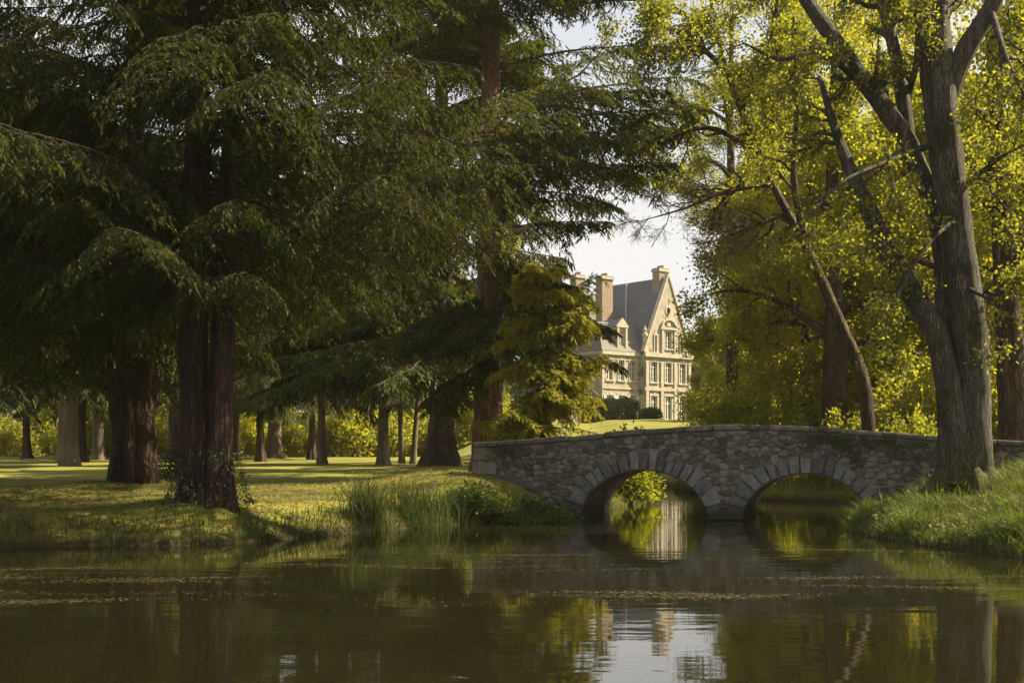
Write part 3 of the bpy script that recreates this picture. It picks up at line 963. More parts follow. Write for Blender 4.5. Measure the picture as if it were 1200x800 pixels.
# main body behind the wing, seen above it: tall hipped roof
mbx0, mbx1, mby0, mby1 = 2.6, 13.5, 6.0, 16.5
q = MB().box(mbx0, mbx1, mby0+.004, mby1, -.6, HW+1.5); q.build('main_wall', M['limestone'], house)
zr = 19.2
r = MB()
e0 = [(mbx0-.3, mby0-.3, HW+1.5), (mbx1+2, mby0-.3, HW+1.5), (mbx1+2, mby1+.3, HW+1.5), (mbx0-.3, mby1+.3, HW+1.5)]
t0 = [(mbx0+6.4, 11.0, zr), (mbx1+2, 11.0, zr), (mbx1+2, 11.5, zr), (mbx0+6.4, 11.5, zr)]
r.add(e0+t0, [(0, 1, 5, 4), (1, 2, 6, 5), (2, 3, 7, 6), (3, 0, 4, 7), (4, 5, 6, 7), (3, 2, 1, 0)])
r.build('main_roof', M['slate_tan'], house)
def chimney(x, y, z0, z1, wx_, wy_):
    c = MB().box(x-wx_/2, x+wx_/2, y-wy_/2, y+wy_/2, z0, z1-.5).build('chimney', M['brick'], house)
    MB().box(x-wx_/2-.14, x+wx_/2+.14, y-wy_/2-.14, y+wy_/2+.14, z1-.5, z1-.18).build('chimney_cap', M['trim'], c)
    MB().box(x-wx_/2-.04, x+wx_/2+.04, y-wy_/2-.04, y+wy_/2+.04, z1-.18, z1).build('chimney_crown', M['brick'], c)
    for k in (-1, 0, 1):
        MB().lathe([(.15, z1), (.17, z1+.4), (.1, z1+.42), (.1, z1+.02)], x, y+k*wy_*.3, 8).build('chimney_pot', M['brick'], c)
chimney(6.9, 6.6, 12.8, 20.9, 2.1, 1.3)
chimney(6.5, 11.6, 13, 21.6, 1.8, 1.3)
chimney(pxm-.1, .35, 18.2, 21.7, 1.9, 1.3)
# low annex on the left flank
an = MB()
wall_sheet(an, -8.5, -.06, -.6, 3.6, 1.5, [(-2.6, -1.4, 1.0, 2.9), (-6, -4.8, 1.0, 2.9)])
an.add([(-8.5, 1.5, -.6), (-8.5, 8, -.6), (-8.5, 8, 3.6), (-8.5, 1.5, 3.6)], [(3, 2, 1, 0)])
an.build('annex_wall', M['limestone'], house)
for a in (-2.6, -6): window(a, a+1.2, 1.0, 2.9, 1.5)
q = MB(); q.add([(-9, 1.0, 3.62), (-.07, 1.0, 3.62), (-.07, 5.4, 5.9), (-7.5, 5.4, 5.9), (-9, 8.3, 3.62), (-.07, 8.3, 3.62)], [(0, 1, 2, 3), (0, 3, 4), (3, 2, 5, 4), (0, 4, 5, 1)])
q.build('annex_roof', M['slate_tan'], house)
q = MB(); q.box(pxm-1.6, pxm+1.6, PY-1.6, PY-.13, -.5, .04); q.box(pxm-2.0, pxm+2.0, PY-2.1, PY-1.605, -.5, -.14)
q.build('steps', M['trim'], house)
gw = empty('garden_wall', (22.7, 147.0, 4.4), rad(12), 'low pale stone wall on the lawn before the manor', 'wall')
for i in range(3):
    MB().box(i*2.1, i*2.1+2.07, 0, .5, -.6, .62).build('wall_block', M['limestone'], gw, bevel=.03)
    MB().box(i*2.1-.01, i*2.1+2.08, -.08, .58, .625, .8).build('coping_stone', M['trim'], gw, bevel=.03)

# ------------------------------------------------------------------ vegetation generators
def rot_h(v, a):
    """turn vectors about z by angles a"""
    c, s = np.cos(a), np.sin(a)
    return np.stack([v[..., 0]*c - v[..., 1]*s, v[..., 0]*s + v[..., 1]*c, v[..., 2]], -1)

def lerp_path(C, t):
    """C (p,n,3), t (p,k) in 0..1 -> points (p,k,3) and tangents"""
    n = C.shape[1]
    x = np.clip(t, 0, .9999)*(n-1)
    i = x.astype(int)
    u = (x-i)[..., None]
    ar = np.arange(len(C))[:, None]
    a, b = C[ar, i], C[ar, i+1]
    return a*(1-u)+b*u, nrm(b-a)

def spawn(rng, C, R, k, tmin, tmax, ang, lratio, n=6, wander=.12, up=0.0, droop=0.0, rr=.55, lmin=.25, taper=.6, fixlen=None):
    """k child paths on every parent path"""
    p = len(C)
    L = np.linalg.norm(np.diff(C, axis=1), axis=2).sum(1)
    t = np.sort(rng.uniform(tmin, tmax, (p, k)), axis=1)
    pos, tan = lerp_path(C, t)
    rnd = rng.normal(size=(p, k, 3))
    perp = nrm(rnd - (rnd*tan).sum(-1, keepdims=True)*tan)
    a = rng.normal(ang, .22, (p, k))[..., None]
    d = nrm(tan*np.cos(a)+perp*np.sin(a)+np.array([0, 0, up]))
    ln = np.maximum(lmin, (L[:, None]*lratio if fixlen is None else fixlen)*(1-taper*t)*rng.uniform(.65, 1.25, (p, k)))
    pos, d, ln = pos.reshape(-1, 3), d.reshape(-1, 3), ln.reshape(-1)
    rpar = np.stack([np.interp(t[i], np.linspace(0, 1, R.shape[1]), R[i]) for i in range(p)]).reshape(-1)
    u = np.linspace(0, 1, n)
    wv = np.cumsum(rng.normal(0, wander, (len(pos), n, 3)), axis=1)
    wv -= wv[:, :1]
    pts = pos[:, None]+d[:, None]*(u[None, :, None]*ln[:, None, None])+wv*ln[:, None, None]*.35
    pts[:, :, 2] -= droop*ln[:, None]*u[None]**2
    r0 = rpar*rr
    Rn = r0[:, None]*(1-.75*u[None])
    return pts, Rn

def leaves_on(rng, C, k, L, W, tmin=.15, spread=.10, flat=.6, hang=.2):
    t = rng.uniform(tmin, 1, (len(C), k))
    pos, tan = lerp_path(C, t)
    pos = pos.reshape(-1, 3)+rng.normal(0, spread, (len(C)*k, 3))
    tan = tan.reshape(-1, 3)
    d = nrm(tan*.5+rng.normal(0, .7, tan.shape)+np.array([0, 0, -hang]))
    nr = nrm(rng.normal(0, 1-flat, tan.shape)+np.array([0, 0, flat]))
    return rhombs(pos, d, nr, L*rng.uniform(.6, 1.25, len(pos)), W*rng.uniform(.7, 1.2, len(pos)), fold=.12)

def limb_paths(limbs, n=14):
    C = np.stack([catmull(p, n) for p, r in limbs])
    R = np.stack([np.interp(np.linspace(0, 1, n), np.linspace(0, 1, len(r)), r) for p, r in limbs])
    return C, R

def broadleaf(rng, limbs, k1=12, k2=7, k3=6, leaves=14, leaf=(.11, .08), l1=.45, l2=.45, l3=.45, up=.25, droop=.12, tmin=.3, fix1=None, sides=3, spread=.16, hang=.2, flat=.45):
    """limbs: list of (points, radii) that carry branches; returns (wood parts, leaf part)"""
    C, R = limb_paths(limbs)
    C1, R1 = spawn(rng, C, R, k1, tmin, 1.0, .85, l1, n=8, up=up, droop=droop, fixlen=fix1)
    C2, R2 = spawn(rng, C1, R1, k2, .2, 1.0, .8, l2, n=5, up=up*.5, droop=droop)
    C3, R3 = spawn(rng, C2, R2, k3, .15, 1.0, .75, l3, n=3, up=0, droop=droop*2)
    R1, R2, R3 = np.maximum(R1, .012), np.maximum(R2, .007), np.maximum(R3, .004)
    wood = [tubes(C1, R1, 5), tubes(C2, R2, 3), tubes(C3[:, ::2], R3[:, ::2], sides)]
    lf = leaves_on(rng, C3, leaves, leaf[0], leaf[1], spread=spread, hang=hang, flat=flat)
    lf2 = leaves_on(rng, C2, max(1, leaves//2), leaf[0], leaf[1], tmin=.4, spread=spread, hang=hang, flat=flat)
    return wood, join([lf, lf2])

def tree_object(name, loc, rz, wood, crown, mwood, mleaf, label, cat, group=None):
    t = empty(name, loc, rz, label, cat, group)
    V, Q = join(wood)
    link('trunk', mesh_np('trunk', V, Q, smooth=True), mwood, t)
    if crown is not None:
        tag(link('crown', mesh_np('crown', *crown), mleaf, t), kind='stuff')
    return t

def dup(root, loc, rz=0.0, scale=1.0, label=None, group=None):
    r = root.copy(); COL.objects.link(r)
    r.location = loc; r.rotation_euler = (0, 0, rz); r.scale = (scale,)*3 if not isinstance(scale, tuple) else scale
    if label: r['label'] = label
    if group: r['group'] = group
    for ch in list(root.children):
        c = ch.copy(); COL.objects.link(c); c.parent = r
        for g in ch.children:
            d = g.copy(); COL.objects.link(d); d.parent = c
    return r

def conifer(rng, H, zs, Lf, elev, droop, upturn, ksec, sratio, sdroop, kter, tlen, tdown, blade, kb=4, azim=None, rlimb=.06, wig=.15, sang=1.0, lean=(0, 0), bdn=.2, bang=.5, ruff=.18):
    """whorled limbs with side branches and hanging sprays. zs: limb heights; Lf(z): limb length"""
    zs = np.asarray(zs)
    nl = len(zs)
    az = (np.arange(nl)*2.39996+rng.normal(0, .25, nl)) if azim is None else azim
    L = np.array([Lf(z) for z in zs])*rng.uniform(.72, 1.15, nl)
    e0 = np.array([elev(z) for z in zs])+rng.normal(0, .08 if ruff < .3 else .25, nl)
    n = 12
    u = np.linspace(0, 1, n)
    azw = az[:, None]+wig*np.cumsum(rng.normal(0, .25, (nl, n)), axis=1)*u
    hor = np.stack([np.cos(azw), np.sin(azw), np.zeros_like(azw)], -1)
    C = hor*(L[:, None]*u)[..., None]
    C[:, :, 2] = zs[:, None]+L[:, None]*(np.tan(e0)[:, None]*u - droop*u**2 + upturn*u**4)
    C[:, :, 0] += lean[0]*C[:, :, 2]; C[:, :, 1] += lean[1]*C[:, :, 2]
    R = np.maximum(.012, rlimb*(L/np.max(L))[:, None]*(1-.85*u[None]))
    # side branches
    t = np.linspace(.10, .985, ksec)[None]+rng.uniform(-.02, .02, (nl, ksec))
    pos, tan = lerp_path(C, t)
    sgn = np.where(np.arange(ksec) % 2 == 0, 1., -1.)[None]
    d = rot_h(tan, sgn*rng.normal(sang, .18, (nl, ksec)))
    d[..., 2] = tan[..., 2]*.4-sdroop*.25
    d = nrm(d)
    l2 = (L[:, None]*sratio*(1-t)**.6*np.minimum(1, t*4)+.28)*rng.uniform(.6, 1.2, (nl, ksec))
    m = 6
    v = np.linspace(0, 1, m)
    S = pos[:, :, None]+d[:, :, None]*(l2[:, :, None]*v)[..., None]
    S[..., 2] -= sdroop*l2[:, :, None]*v**2
    S = S.reshape(-1, m, 3)
    l2 = l2.reshape(-1)
    RS = np.maximum(.004, np.full((len(S), 1), .012)*(1-.7*v[None]))
    # sprays, the limb tips carry them too
    tip, _ = lerp_path(C, np.tile(np.linspace(.55, 1, m)[None], (nl, 1)))
    S2 = np.concatenate([S, tip])
    l22 = np.concatenate([l2, L*.4])
    tt = np.linspace(.06, 1, kter)[None]+rng.uniform(-.04, .04, (len(S2), kter))
    p3, t3 = lerp_path(S2, np.clip(tt, 0, 1))
    sg = np.where(np.arange(kter) % 2 == 0, 1., -1.)[None]
    d3 = rot_h(t3, sg*rng.normal(.85, .25, (len(S2), kter)))
    d3[..., 2] = t3[..., 2]*.5-tdown+rng.normal(0, ruff, (len(S2), kter))
    d3 = nrm(d3)
    l3 = tlen*(1-.45*tt)*rng.uniform(.5, 1.3, (len(S2), kter))*np.clip(l22[:, None]/.8, .45, 1.2)
    # blades along each spray
    kk = np.arange(kb)
    q = (kk+.2)/kb
    pb = p3[:, :, None]+d3[:, :, None]*(l3[:, :, None]*q)[..., None]
    pb[..., 2] -= bdn*l3[:, :, None]*q**2
    sgb = np.where(kk % 2 == 0, 1., -1.)
    db = rot_h(np.broadcast_to(d3[:, :, None], pb.shape), sgb*rng.normal(bang, .3, pb.shape[:-1]))
    db = db+rng.normal(0, .15, db.shape)
    db[..., 2] -= bdn*.6
    pb, db = pb.reshape(-1, 3), db.reshape(-1, 3)
    nr = nrm(rng.normal(0, .35, pb.shape)+np.array([0, 0, 1.]))
    crown = rhombs(pb, db, nr, blade[0]*rng.uniform(.6, 1.3, len(pb)), blade[1]*rng.uniform(.7, 1.3, len(pb)), base=0)
    wood = [tubes(C, R, 6), tubes(S[:, ::2], RS[:, ::2], 3)]
    return wood, crown, C

def scatter_blades(rng, x, y, h, wdt, lean=.35, seg=2, z=None):
    """grass or reed blades, each bent in seg steps"""
    n = len(x)
    z = ground(x, y) if z is None else z
    a = rng.uniform(0, 2*np.pi, n)
    side = np.stack([np.cos(a), np.sin(a), np.zeros(n)], -1)
    ln = rng.normal(0, lean, (n, 2))
    base = np.stack([x, y, z-.02], -1)
    rows = []
    for i in range(seg):
        t = i/seg
        c = base+np.stack([ln[:, 0]*h*t*t, ln[:, 1]*h*t*t, h*t*(1-.25*t*np.linalg.norm(ln, axis=1))], -1)
        ww = (wdt*(1-t*.6))[:, None]*.5
        rows += [c-side*ww, c+side*ww]
    t = 1
    rows.append(base+np.stack([ln[:, 0]*h, ln[:, 1]*h, h*(1-.25*np.linalg.norm(ln, axis=1))], -1))
    V = np.stack(rows, 1)
    k = V.shape[1]
    off = (np.arange(n)*k)[:, None]
    q = [off+np.array([2*i, 2*i+1, 2*i+3, 2*i+2]) for i in range(seg-1)]
    tr = off+np.array([2*(seg-1), 2*(seg-1)+1, 2*seg])
    return V.reshape(-1, 3), [x_ for x_ in ([np.vstack(q)] if q else [])+[tr]]

def leafy_mound(rng, n, rx, ry, h, leaf, inner=.35, lump=.25):
    """a bush: leaves through the volume of a lumpy dome, open shoots at the surface, stems inside"""
    u = rng.uniform(0, 2*np.pi, n)
    c = rng.uniform(0, 1, n)**.8
    s = np.sqrt(1-c*c)
    d = np.stack([s*np.cos(u), s*np.sin(u), c], -1)
    k = 1+lump*(np.sin(3*u+1.3)*np.sin(4*c+.4)+.6*np.sin(7*u+2)*np.sin(6*c))
    r = (inner+(1-inner)*rng.uniform(0, 1, n)**.5)*k*rng.normal(1, .06, n)
    pos = d*r[:, None]*np.array([rx, ry, h])
    dd = d+rng.normal(0, .6, d.shape)
    nr = d+rng.normal(0, .5, d.shape)+np.array([0, 0, .5])
    return rhombs(pos, dd, nr, leaf[0]*rng.uniform(.6, 1.3, n), leaf[1]*rng.uniform(.7, 1.2, n), fold=.12)

def stems(rng, n, rx, ry, h):
    a = rng.uniform(0, 2*np.pi, n)
    r = np.sqrt(rng.uniform(0, 1, n))
    C = np.zeros((n, 5, 3))
    for i, t in enumerate(np.linspace(0, 1, 5)):
        C[:, i] = np.stack([np.cos(a)*r*rx*(.25+.6*t), np.sin(a)*r*ry*(.25+.6*t), -.1+h*.85*t*np.sqrt(np.maximum(.1, 1-.7*r*r))], -1)
    return tubes(C, np.full((n, 5), .018)*np.linspace(1, .4, 5), 4)

def bush(name, x, y, rx, ry, h, n, leaf, mat, label, group=None, seed=0, cat='bush', z=None):
    rg = np.random.default_rng(seed)
    t = empty(name, (x, y, gz(x, y) if z is None else z), rg.uniform(0, 6), label, cat, group)
    V, Q = leafy_mound(rg, n, rx, ry, h, leaf)
    tag(link('foliage', mesh_np('foliage', V, [Q]), mat, t), kind='stuff')
    V, Q = stems(rg, max(6, int(10*rx)), rx, ry, h)
    tag(link('stem', mesh_np('stem', V, [Q]), M['twig'], t), kind='stuff')
    return t

# ------------------------------------------------------------------ conifers on the left
rng = np.random.default_rng(11)
# big dark yew close to the water: two stems
x, y = -5.67, 21.0
g = gz(x, y)
tr = [trunk_mesh(rng, [(-.18, 0, -.2), (-.16, 0, 1), (-.22, .02, 3), (-.15, .05, 6), (-.1, 0, 10), (0, 0, 15)], [.30, .265, .25, .23, .18, .05], flare=.5, flare_h=.5, flutes=.13),
      trunk_mesh(rng, [(.22, .02, -.2), (.24, 0, 1), (.30, 0, 2.4), (.42, -.05, 4.5), (.6, -.2, 8), (.8, -.3, 12.5)], [.27, .24, .22, .2, .15, .04], flare=.55, flare_h=.5, flutes=.13)]
zs = np.concatenate([rng.uniform(3.3, 5, 26), rng.uniform(5, 11, 86), rng.uniform(11, 15.3, 16)])
wood, crown, _ = conifer(rng, 16, zs, lambda z: 5.6*(1-((z-1.5)/16.5)**1.7)+.5, lambda z: .36, .42, .08, 24, .34, .5, 13, .40, .42, (.095, .034), kb=8, rlimb=.034, bdn=.28, bang=.85)
yew = tree_object('yew_tree', (x, y, g), 0, tr+wood, crown, M['bark_red'], M['yew'], 'dark twin-stemmed yew with hanging sprays and ivied base beside the water', 'tree')

# second yew: thick fluted red trunk
x, y = -9.65, 29.0
g = gz(x, y)
tr = [trunk_mesh(rng, [(0, 0, -.2), (.02, 0, 1.2), (-.03, 0, 2.4), (.05, 0, 4.2), (0, 0, 8), (0, .1, 14)], [.54, .52, .58, .55, .3, .05], flare=.22, flare_h=.35, flutes=.16, nf=8)]
for a in np.linspace(0, 6.28, 7)[:-1]:
    c, s = math.cos(a+.3), math.sin(a+.3)
    tr.append(trunk_mesh(rng, [(.25*c, .25*s, 1.6), (.5*c, .5*s, 2.8), (1.0*c, 1.0*s, 4.2), (1.9*c, 1.9*s, 6.4)], [.22, .24, .17, .05], n=18, sides=14, flare=0))
zs = np.concatenate([rng.uniform(3.5, 5.5, 20), rng.uniform(5.5, 13.5, 42)])
wood, crown, _ = conifer(rng, 15, zs, lambda z: 5.2*(1-((z-1.5)/14)**1.8)+.5, lambda z: .3, .40, .06, 22, .34, .5, 11, .46, .45, (.13, .045), kb=7, rlimb=.06, bdn=.3, bang=.8)
yew2 = tree_object('yew_tree', (x, y, g), 0, tr+wood, crown, M['bark_red'], M['yew'], 'yew with thick fluted red-brown trunk on the shaded lawn', 'tree')

# two tall firs in the middle
x, y = -.8, 38.0
g = gz(x, y)
tr = [trunk_mesh(rng, [(0, 0, -.2), (0, 0, 2), (.05, 0, 6), (.1, 0, 14), (.1, 0, 25)], [.52, .47, .42, .3, .04], flare=.35, flare_h=.8, flutes=.08)]
zs = np.concatenate([rng.uniform(3.4, 9.5, 30), rng.uniform(9.5, 24.5, 76), rng.uniform(10, 19.5, 14)])
faz = np.arange(len(zs))*2.39996
faz[-14:] = rng.uniform(-.8, .6, 14)
wood, crown, _ = conifer(rng, 25, zs, lambda z: 8.2*(1-(max(z-5, 0)/20.5)**1.8)*(1 if z > 8.2 else .50 if z > 6.8 else .34)+.4, lambda z: .30 if z > 8 else -.15, .34, .10, 32, .33, .34, 11, .42, .28, (.20, .06), kb=5, rlimb=.06, bdn=.25, azim=faz)
fir = tree_object('fir_tree', (x, y, g), 0, tr+wood, crown, M['bark_rufous'], M['fir'], 'tall dark fir with a reddish trunk rising beside the bridge end', 'tree')

x, y = -3.1, 50.0
g = gz(x, y)
tr = [trunk_mesh(rng, [(0, 0, -.2), (0, 0, 2), (0, 0, 6), (0, 0, 14), (0, 0, 27)], [.60, .52, .46, .34, .04], flare=.7, flare_h=.8, flutes=.10)]
zs = np.concatenate([rng.uniform(5.0, 8, 16), rng.uniform(8, 26.5, 58)])
wood, crown, _ = conifer(rng, 27, zs, lambda z: 8.0*(1-(max(z-5, 0)/22.5)**1.5)+.4, lambda z: .25 if z > 8 else .12, .36, .10, 26, .30, .35, 10, .5, .3, (.24, .08), kb=6, rlimb=.09, bdn=.3)
fir2 = tree_object('fir_tree', (x, y, g), 0, tr+wood, crown, M['bark_brown'], M['fir'], 'fir with a broad flared grey-brown trunk base standing on a grassy mound', 'tree')

# sunlit golden yew between fir and manor
x, y = .95, 32.4
g = gz(x, y)
tr = [trunk_mesh(rng, [(0, 0, -.2), (0, 0, 2), (.1, 0, 4.5), (.05, 0, 7.2)], [.13, .11, .08, .02])]
zs = np.concatenate([rng.uniform(.4, 5.6, 80), rng.uniform(5.6, 7.0, 10)])
wood, crown, _ = conifer(rng, 9, zs, lambda z: (1.75*(1-(z/8.4)**2.5)+.2)*(1+.3*math.sin(z*5.1)), lambda z: .25, .42, .08, 18, .42, .45, 9, .34, .2, (.12, .05), kb=5, rlimb=.025, bdn=.35, bang=.8, ruff=.5)
gold_ = tree_object('golden_yew', (x, y, g), 0, tr+wood, crown, M['bark_brown'], M['gold'], 'yellow-green sunlit conifer with drooping sprays behind the bridge, beside the fir trunk', 'tree')
gold_.scale = (.9, .9, .87)

# ------------------------------------------------------------------ broadleaf prototypes
def park_tree(seed, H, clear, spread, r, lean=0.0, nlimb=7, k=(8, 6, 5), leaves=13, leaf=(.20, .15), mat='wood', mwood='bark_far', name='park_tree', low=False):
    rg = np.random.default_rng(seed)
    tr = [trunk_mesh(rg, [(0, 0, -.2), (lean*.2, 0, clear*.5), (lean*.6, 0, clear), (lean, .1, H*.6), (lean*1.1, 0, H*.92)], [r, r*.86, r*.74, r*.45, r*.1], n=30, sides=16, flare=.42, flare_h=.45, flutes=.07, nf=5)]
    limbs = []
    for i in range(nlimb):
        z0 = clear*(.75 if low else .9)+(H*.75-clear)*i/nlimb
        a = i*2.4+rg.uniform(-.3, .3)
        L = spread*(1-.55*i/nlimb)*rg.uniform(.8, 1.15)
        c, s = math.cos(a), math.sin(a)
        dz = rg.uniform(.25, .55)*L if not low else rg.uniform(-.05, .4)*L
        x0 = lean*min(1, z0/(H*.6))
        limbs.append(([(x0, 0, z0), (x0+c*L*.35, s*L*.35, z0+dz*.7), (x0+c*L*.7, s*L*.7, z0+dz*1.05), (x0+c*L, s*L, z0+dz)], [r*.34, r*.22, r*.12, r*.03]))
    limbs.append(([(lean, .1, H*.6), (lean*1.05, 0, H*.8), (lean*1.1, 0, H)], [r*.4, r*.2, r*.04]))
    tr += [trunk_mesh(rg, p, q, n=14, sides=8, flare=0, flutes=.04) for p, q in limbs]
    wood, crown = broadleaf(rg, limbs, *k, leaves=leaves, leaf=leaf, l1=.46, l2=.55, l3=.6, droop=.18, tmin=.2, spread=.30)
    return tr+wood, crown

def put(name, w_c, loc, rz, mwood, mleaf, label, group=None):
    return tree_object(name, loc, rz, w_c[0], w_c[1], M[mwood], M[mleaf], label, 'tree', group)

GA = 'trees along the far edge of the lawn'
LA = 'tall yellow-green tree in the woodland edge beyond the lawn'
far_a = put('park_tree', park_tree(21, 17, 4.6, 6.5, .5), (-47.5, 108, gz(-47.5, 108)), 0, 'bark_far', 'wood', LA, GA)
far_b = put('park_tree', park_tree(22, 15, 4.0, 6.0, .42, lean=.5), (-27.5, 86, gz(-27.5, 86)), 1, 'bark_far', 'wood', LA, GA)
far_c = put('park_tree', park_tree(23, 14, 1.4, 6.0, .4, nlimb=9, low=True, leaves=15), (-36, 122, gz(-36, 122)), 2, 'bark_far', 'spring_b', 'low-branched bright tree filling the gap behind the lawn trees', 'bright low trees behind the lawn')

# dark conifer with a clean stem, for the lawn
rng = np.random.default_rng(25)
tr = [trunk_mesh(rng, [(0, 0, -.2), (0, 0, 2), (.05, 0, 6), (0, 0, 12), (0, 0, 19)], [.40, .35, .30, .2, .03], n=30, sides=18, flare=.6, flare_h=.5, flutes=.09)]
zs = np.concatenate([rng.uniform(4.6, 8, 26), rng.uniform(8, 18.5, 40)])
wood, crown, _ = conifer(rng, 19, zs, lambda z: 6.2*(1-(max(z-4, 0)/16)**1.6)+.4, lambda z: .2, .38, .08, 20, .34, .4, 9, .6, .35, (.34, .13), kb=4, rlimb=.08, bdn=.3)
lawn_con = tree_object('lawn_conifer', (-22.5, 58, gz(-22.5, 58)), 0, tr+wood, crown, M['bark_far'], M['yew'], 'dark evergreen with drooping crown on the lawn behind the fluted yew', 'tree', 'dark evergreens on the lawn')

def at_px(px, D): return ((px-600)/F*D, D, gz((px-600)/F*D, D))
rg = np.random.default_rng(5)
# trunks one can pick out under the canopy
spots = [(fir2, 31, 90, (.52, .52, 1.0), 'grey trunked tree with spreading root flare at the sunny field edge'),
         (lawn_con, 75, 70, (.95, .95, 1.15), 'thickest grey trunk of the clump on the far lawn'),
         (fir2, 96, 76, (.5, .5, .95), 'dark shaded trunk close beside the thickest grey trunk'),
         (far_b, 115, 80, 1.05, 'pale slim trunk at the edge of the clump on the far lawn'),
         (fir2, 277, 78, (.42, .42, .95), 'slim tree on the far lawn behind the twin-stemmed yew'),
         (fir2, 305, 76, (.45, .45, .85), 'slim tree with flared foot on the far lawn, next to another slim trunk'),
         (lawn_con, 377, 64, (.62, .62, .85), 'small dark evergreen standing in the middle of the lawn'),
         (fir2, 366, 84, (.42, .42, 1.0), 'thin straight trunk behind the small dark lawn evergreen'),
         (lawn_con, 449, 64, (.85, .85, 1.1), 'thick tan-trunked evergreen on the lawn close to the fir mound')]
for src, px, D, sc, lab in spots:
    dup(src, at_px(px, D), rg.uniform(0, 6.28), sc, lab, 'single trees standing on the lawn')
dup(lawn_con, at_px(322, 92), .8, 1.45, 'large dark evergreen at the back of the lawn between slim trunks', 'dark evergreens on the lawn')
dup(lawn_con, at_px(205, 96), 2.8, 1.5, 'large dark evergreen at the back of the lawn behind the yews', 'dark evergreens on the lawn')
dup(yew, (-12.6, 23.4, gz(-12.6, 23.4)), 2.2, .95, 'dark yew beside the water whose sprays hang in from the lawn edge')
dup(yew2, (-17.5, 36, gz(-17.5, 36)), 1.1, 1.05, 'dark yew farther along the shaded lawn')
for px, ln in ((471, -.05), (484, .12)):
    t = dup(far_a, at_px(px, 68), 2.0, (.4, .4, .7), 'slender trunk of a leaning pair beside the thick tan-trunked evergreen', 'slender leaning pair')
    t.rotation_euler = (0, ln, 1.0)
# woodland wall behind
for i in range(15):
    px, D = -90+52*i, (124, 146, 130, 140)[i % 4]+rg.uniform(-4, 4)
    if px > 600: D += 70
    src = (far_c, far_a, far_c, far_b)[i % 4]
    if src is far_c: dup(src, at_px(px, D), rg.uniform(0, 6), rg.uniform(.95, 1.25))
    else: dup(src, at_px(px, D), rg.uniform(0, 6), rg.uniform(1.5, 1.85), LA, GA)
for i in range(13):
    dup(far_c, at_px(-70+55*i, 165+rg.uniform(-5, 5)), rg.uniform(0, 6), rg.uniform(1.5, 2.1))
th = bush('thicket', -50, 104, 3.6, 2.6, 3.8, 7000, (.30, .21), M['spring'], 'sunlit yellow-green thicket at the far edge of the lawn', 'thicket along the far lawn edge', seed=70)
for i in range(11):
    x_, y_ = -45+4.2*i, 102+rg.uniform(-3, 5)
    dup(th, (x_, y_, gz(x_, y_)), rg.uniform(0, 6), rg.uniform(.7, 1.15))
# beyond and right of the manor
for i, (px, D, s) in enumerate([(835, 178, 1.15), (868, 168, 1.2), (815, 215, 1.2), (905, 150, 1.3), (850, 120, .8), (940, 120, 1.2), (985, 100, 1.2)]):
    dup(far_c if i % 2 == 0 else far_b, at_px(px, D), rg.uniform(0, 6), s, 'yellow-green tree beyond the river, to the right of the manor', 'trees to the right of the manor')

# near woodland on the right behind the bridge
GR = 'spring trees behind the bridge'
LR = 'bright yellow-green spring tree in the wood behind the bridge'
right_a = put('spring_tree', park_tree(31, 18, 4.6, 5.2, .55, nlimb=9, k=(9, 7, 6), leaves=12, leaf=(.15, .11), low=True), at_px(978, 42.5), .5, 'bark_brown', 'spring', 'thick-trunked spring tree behind the bridge, beside the thin leaning trunk', None)
right_b = put('spring_tree', park_tree(32, 12, 1.0, 5.0, .3, nlimb=10, k=(8, 7, 6), leaves=12, leaf=(.15, .11), low=True), at_px(960, 58), 2.5, 'bark_brown', 'spring', LR, GR)
right_c = put('spring_tree', park_tree(33, 21, 2.2, 5.2, .42, nlimb=18, k=(8, 7, 6), leaves=9, leaf=(.145, .11), low=True), at_px(945, 53), .3, 'bark_brown', 'spring', 'tall spring tree leafed to the ground, standing closest to the manor side of the wood', None)
for px, D, s_, rz, src in [(1000, 64, 1.1, 1, right_b), (1080, 55, 1.0, 2, right_b), (1120, 72, 1.2, 3, right_b), (1190, 80, 1.3, 4, right_b), (1040, 98, 1.3, 5, right_a), (890, 88, 1.2, 1.5, right_b),
                           (1130, 112, 1.5, 2.5, right_a), (955, 76, 1.3, .7, right_a), (1030, 50, 1.0, 2.2, right_c), (1100, 46, 1.0, 4.1, right_c), (1195, 44, .95, 5.2, right_c), (915, 68, 1.15, 3.3, right_c), (1060, 66, 1.2, .9, right_c), (1160, 62, 1.35, 2.9, right_c), (1000, 82, 1.4, 5.5, right_c)]:
    dup(src, at_px(px, D), rz, s_, LR, GR)

thin = put('thin_tree', park_tree(36, 31, 14.0, 6.6, .42, nlimb=9, k=(9, 7, 6), leaves=5, leaf=(.15, .11)), at_px(858, 66), 1.2, 'bark_brown', 'spring_b', 'tall thin-crowned spring tree rising high beside the manor', None)
dup(thin, at_px(905, 78), 3.6, 1.1, 'second tall thin-crowned tree, standing deeper in the wood by the manor')

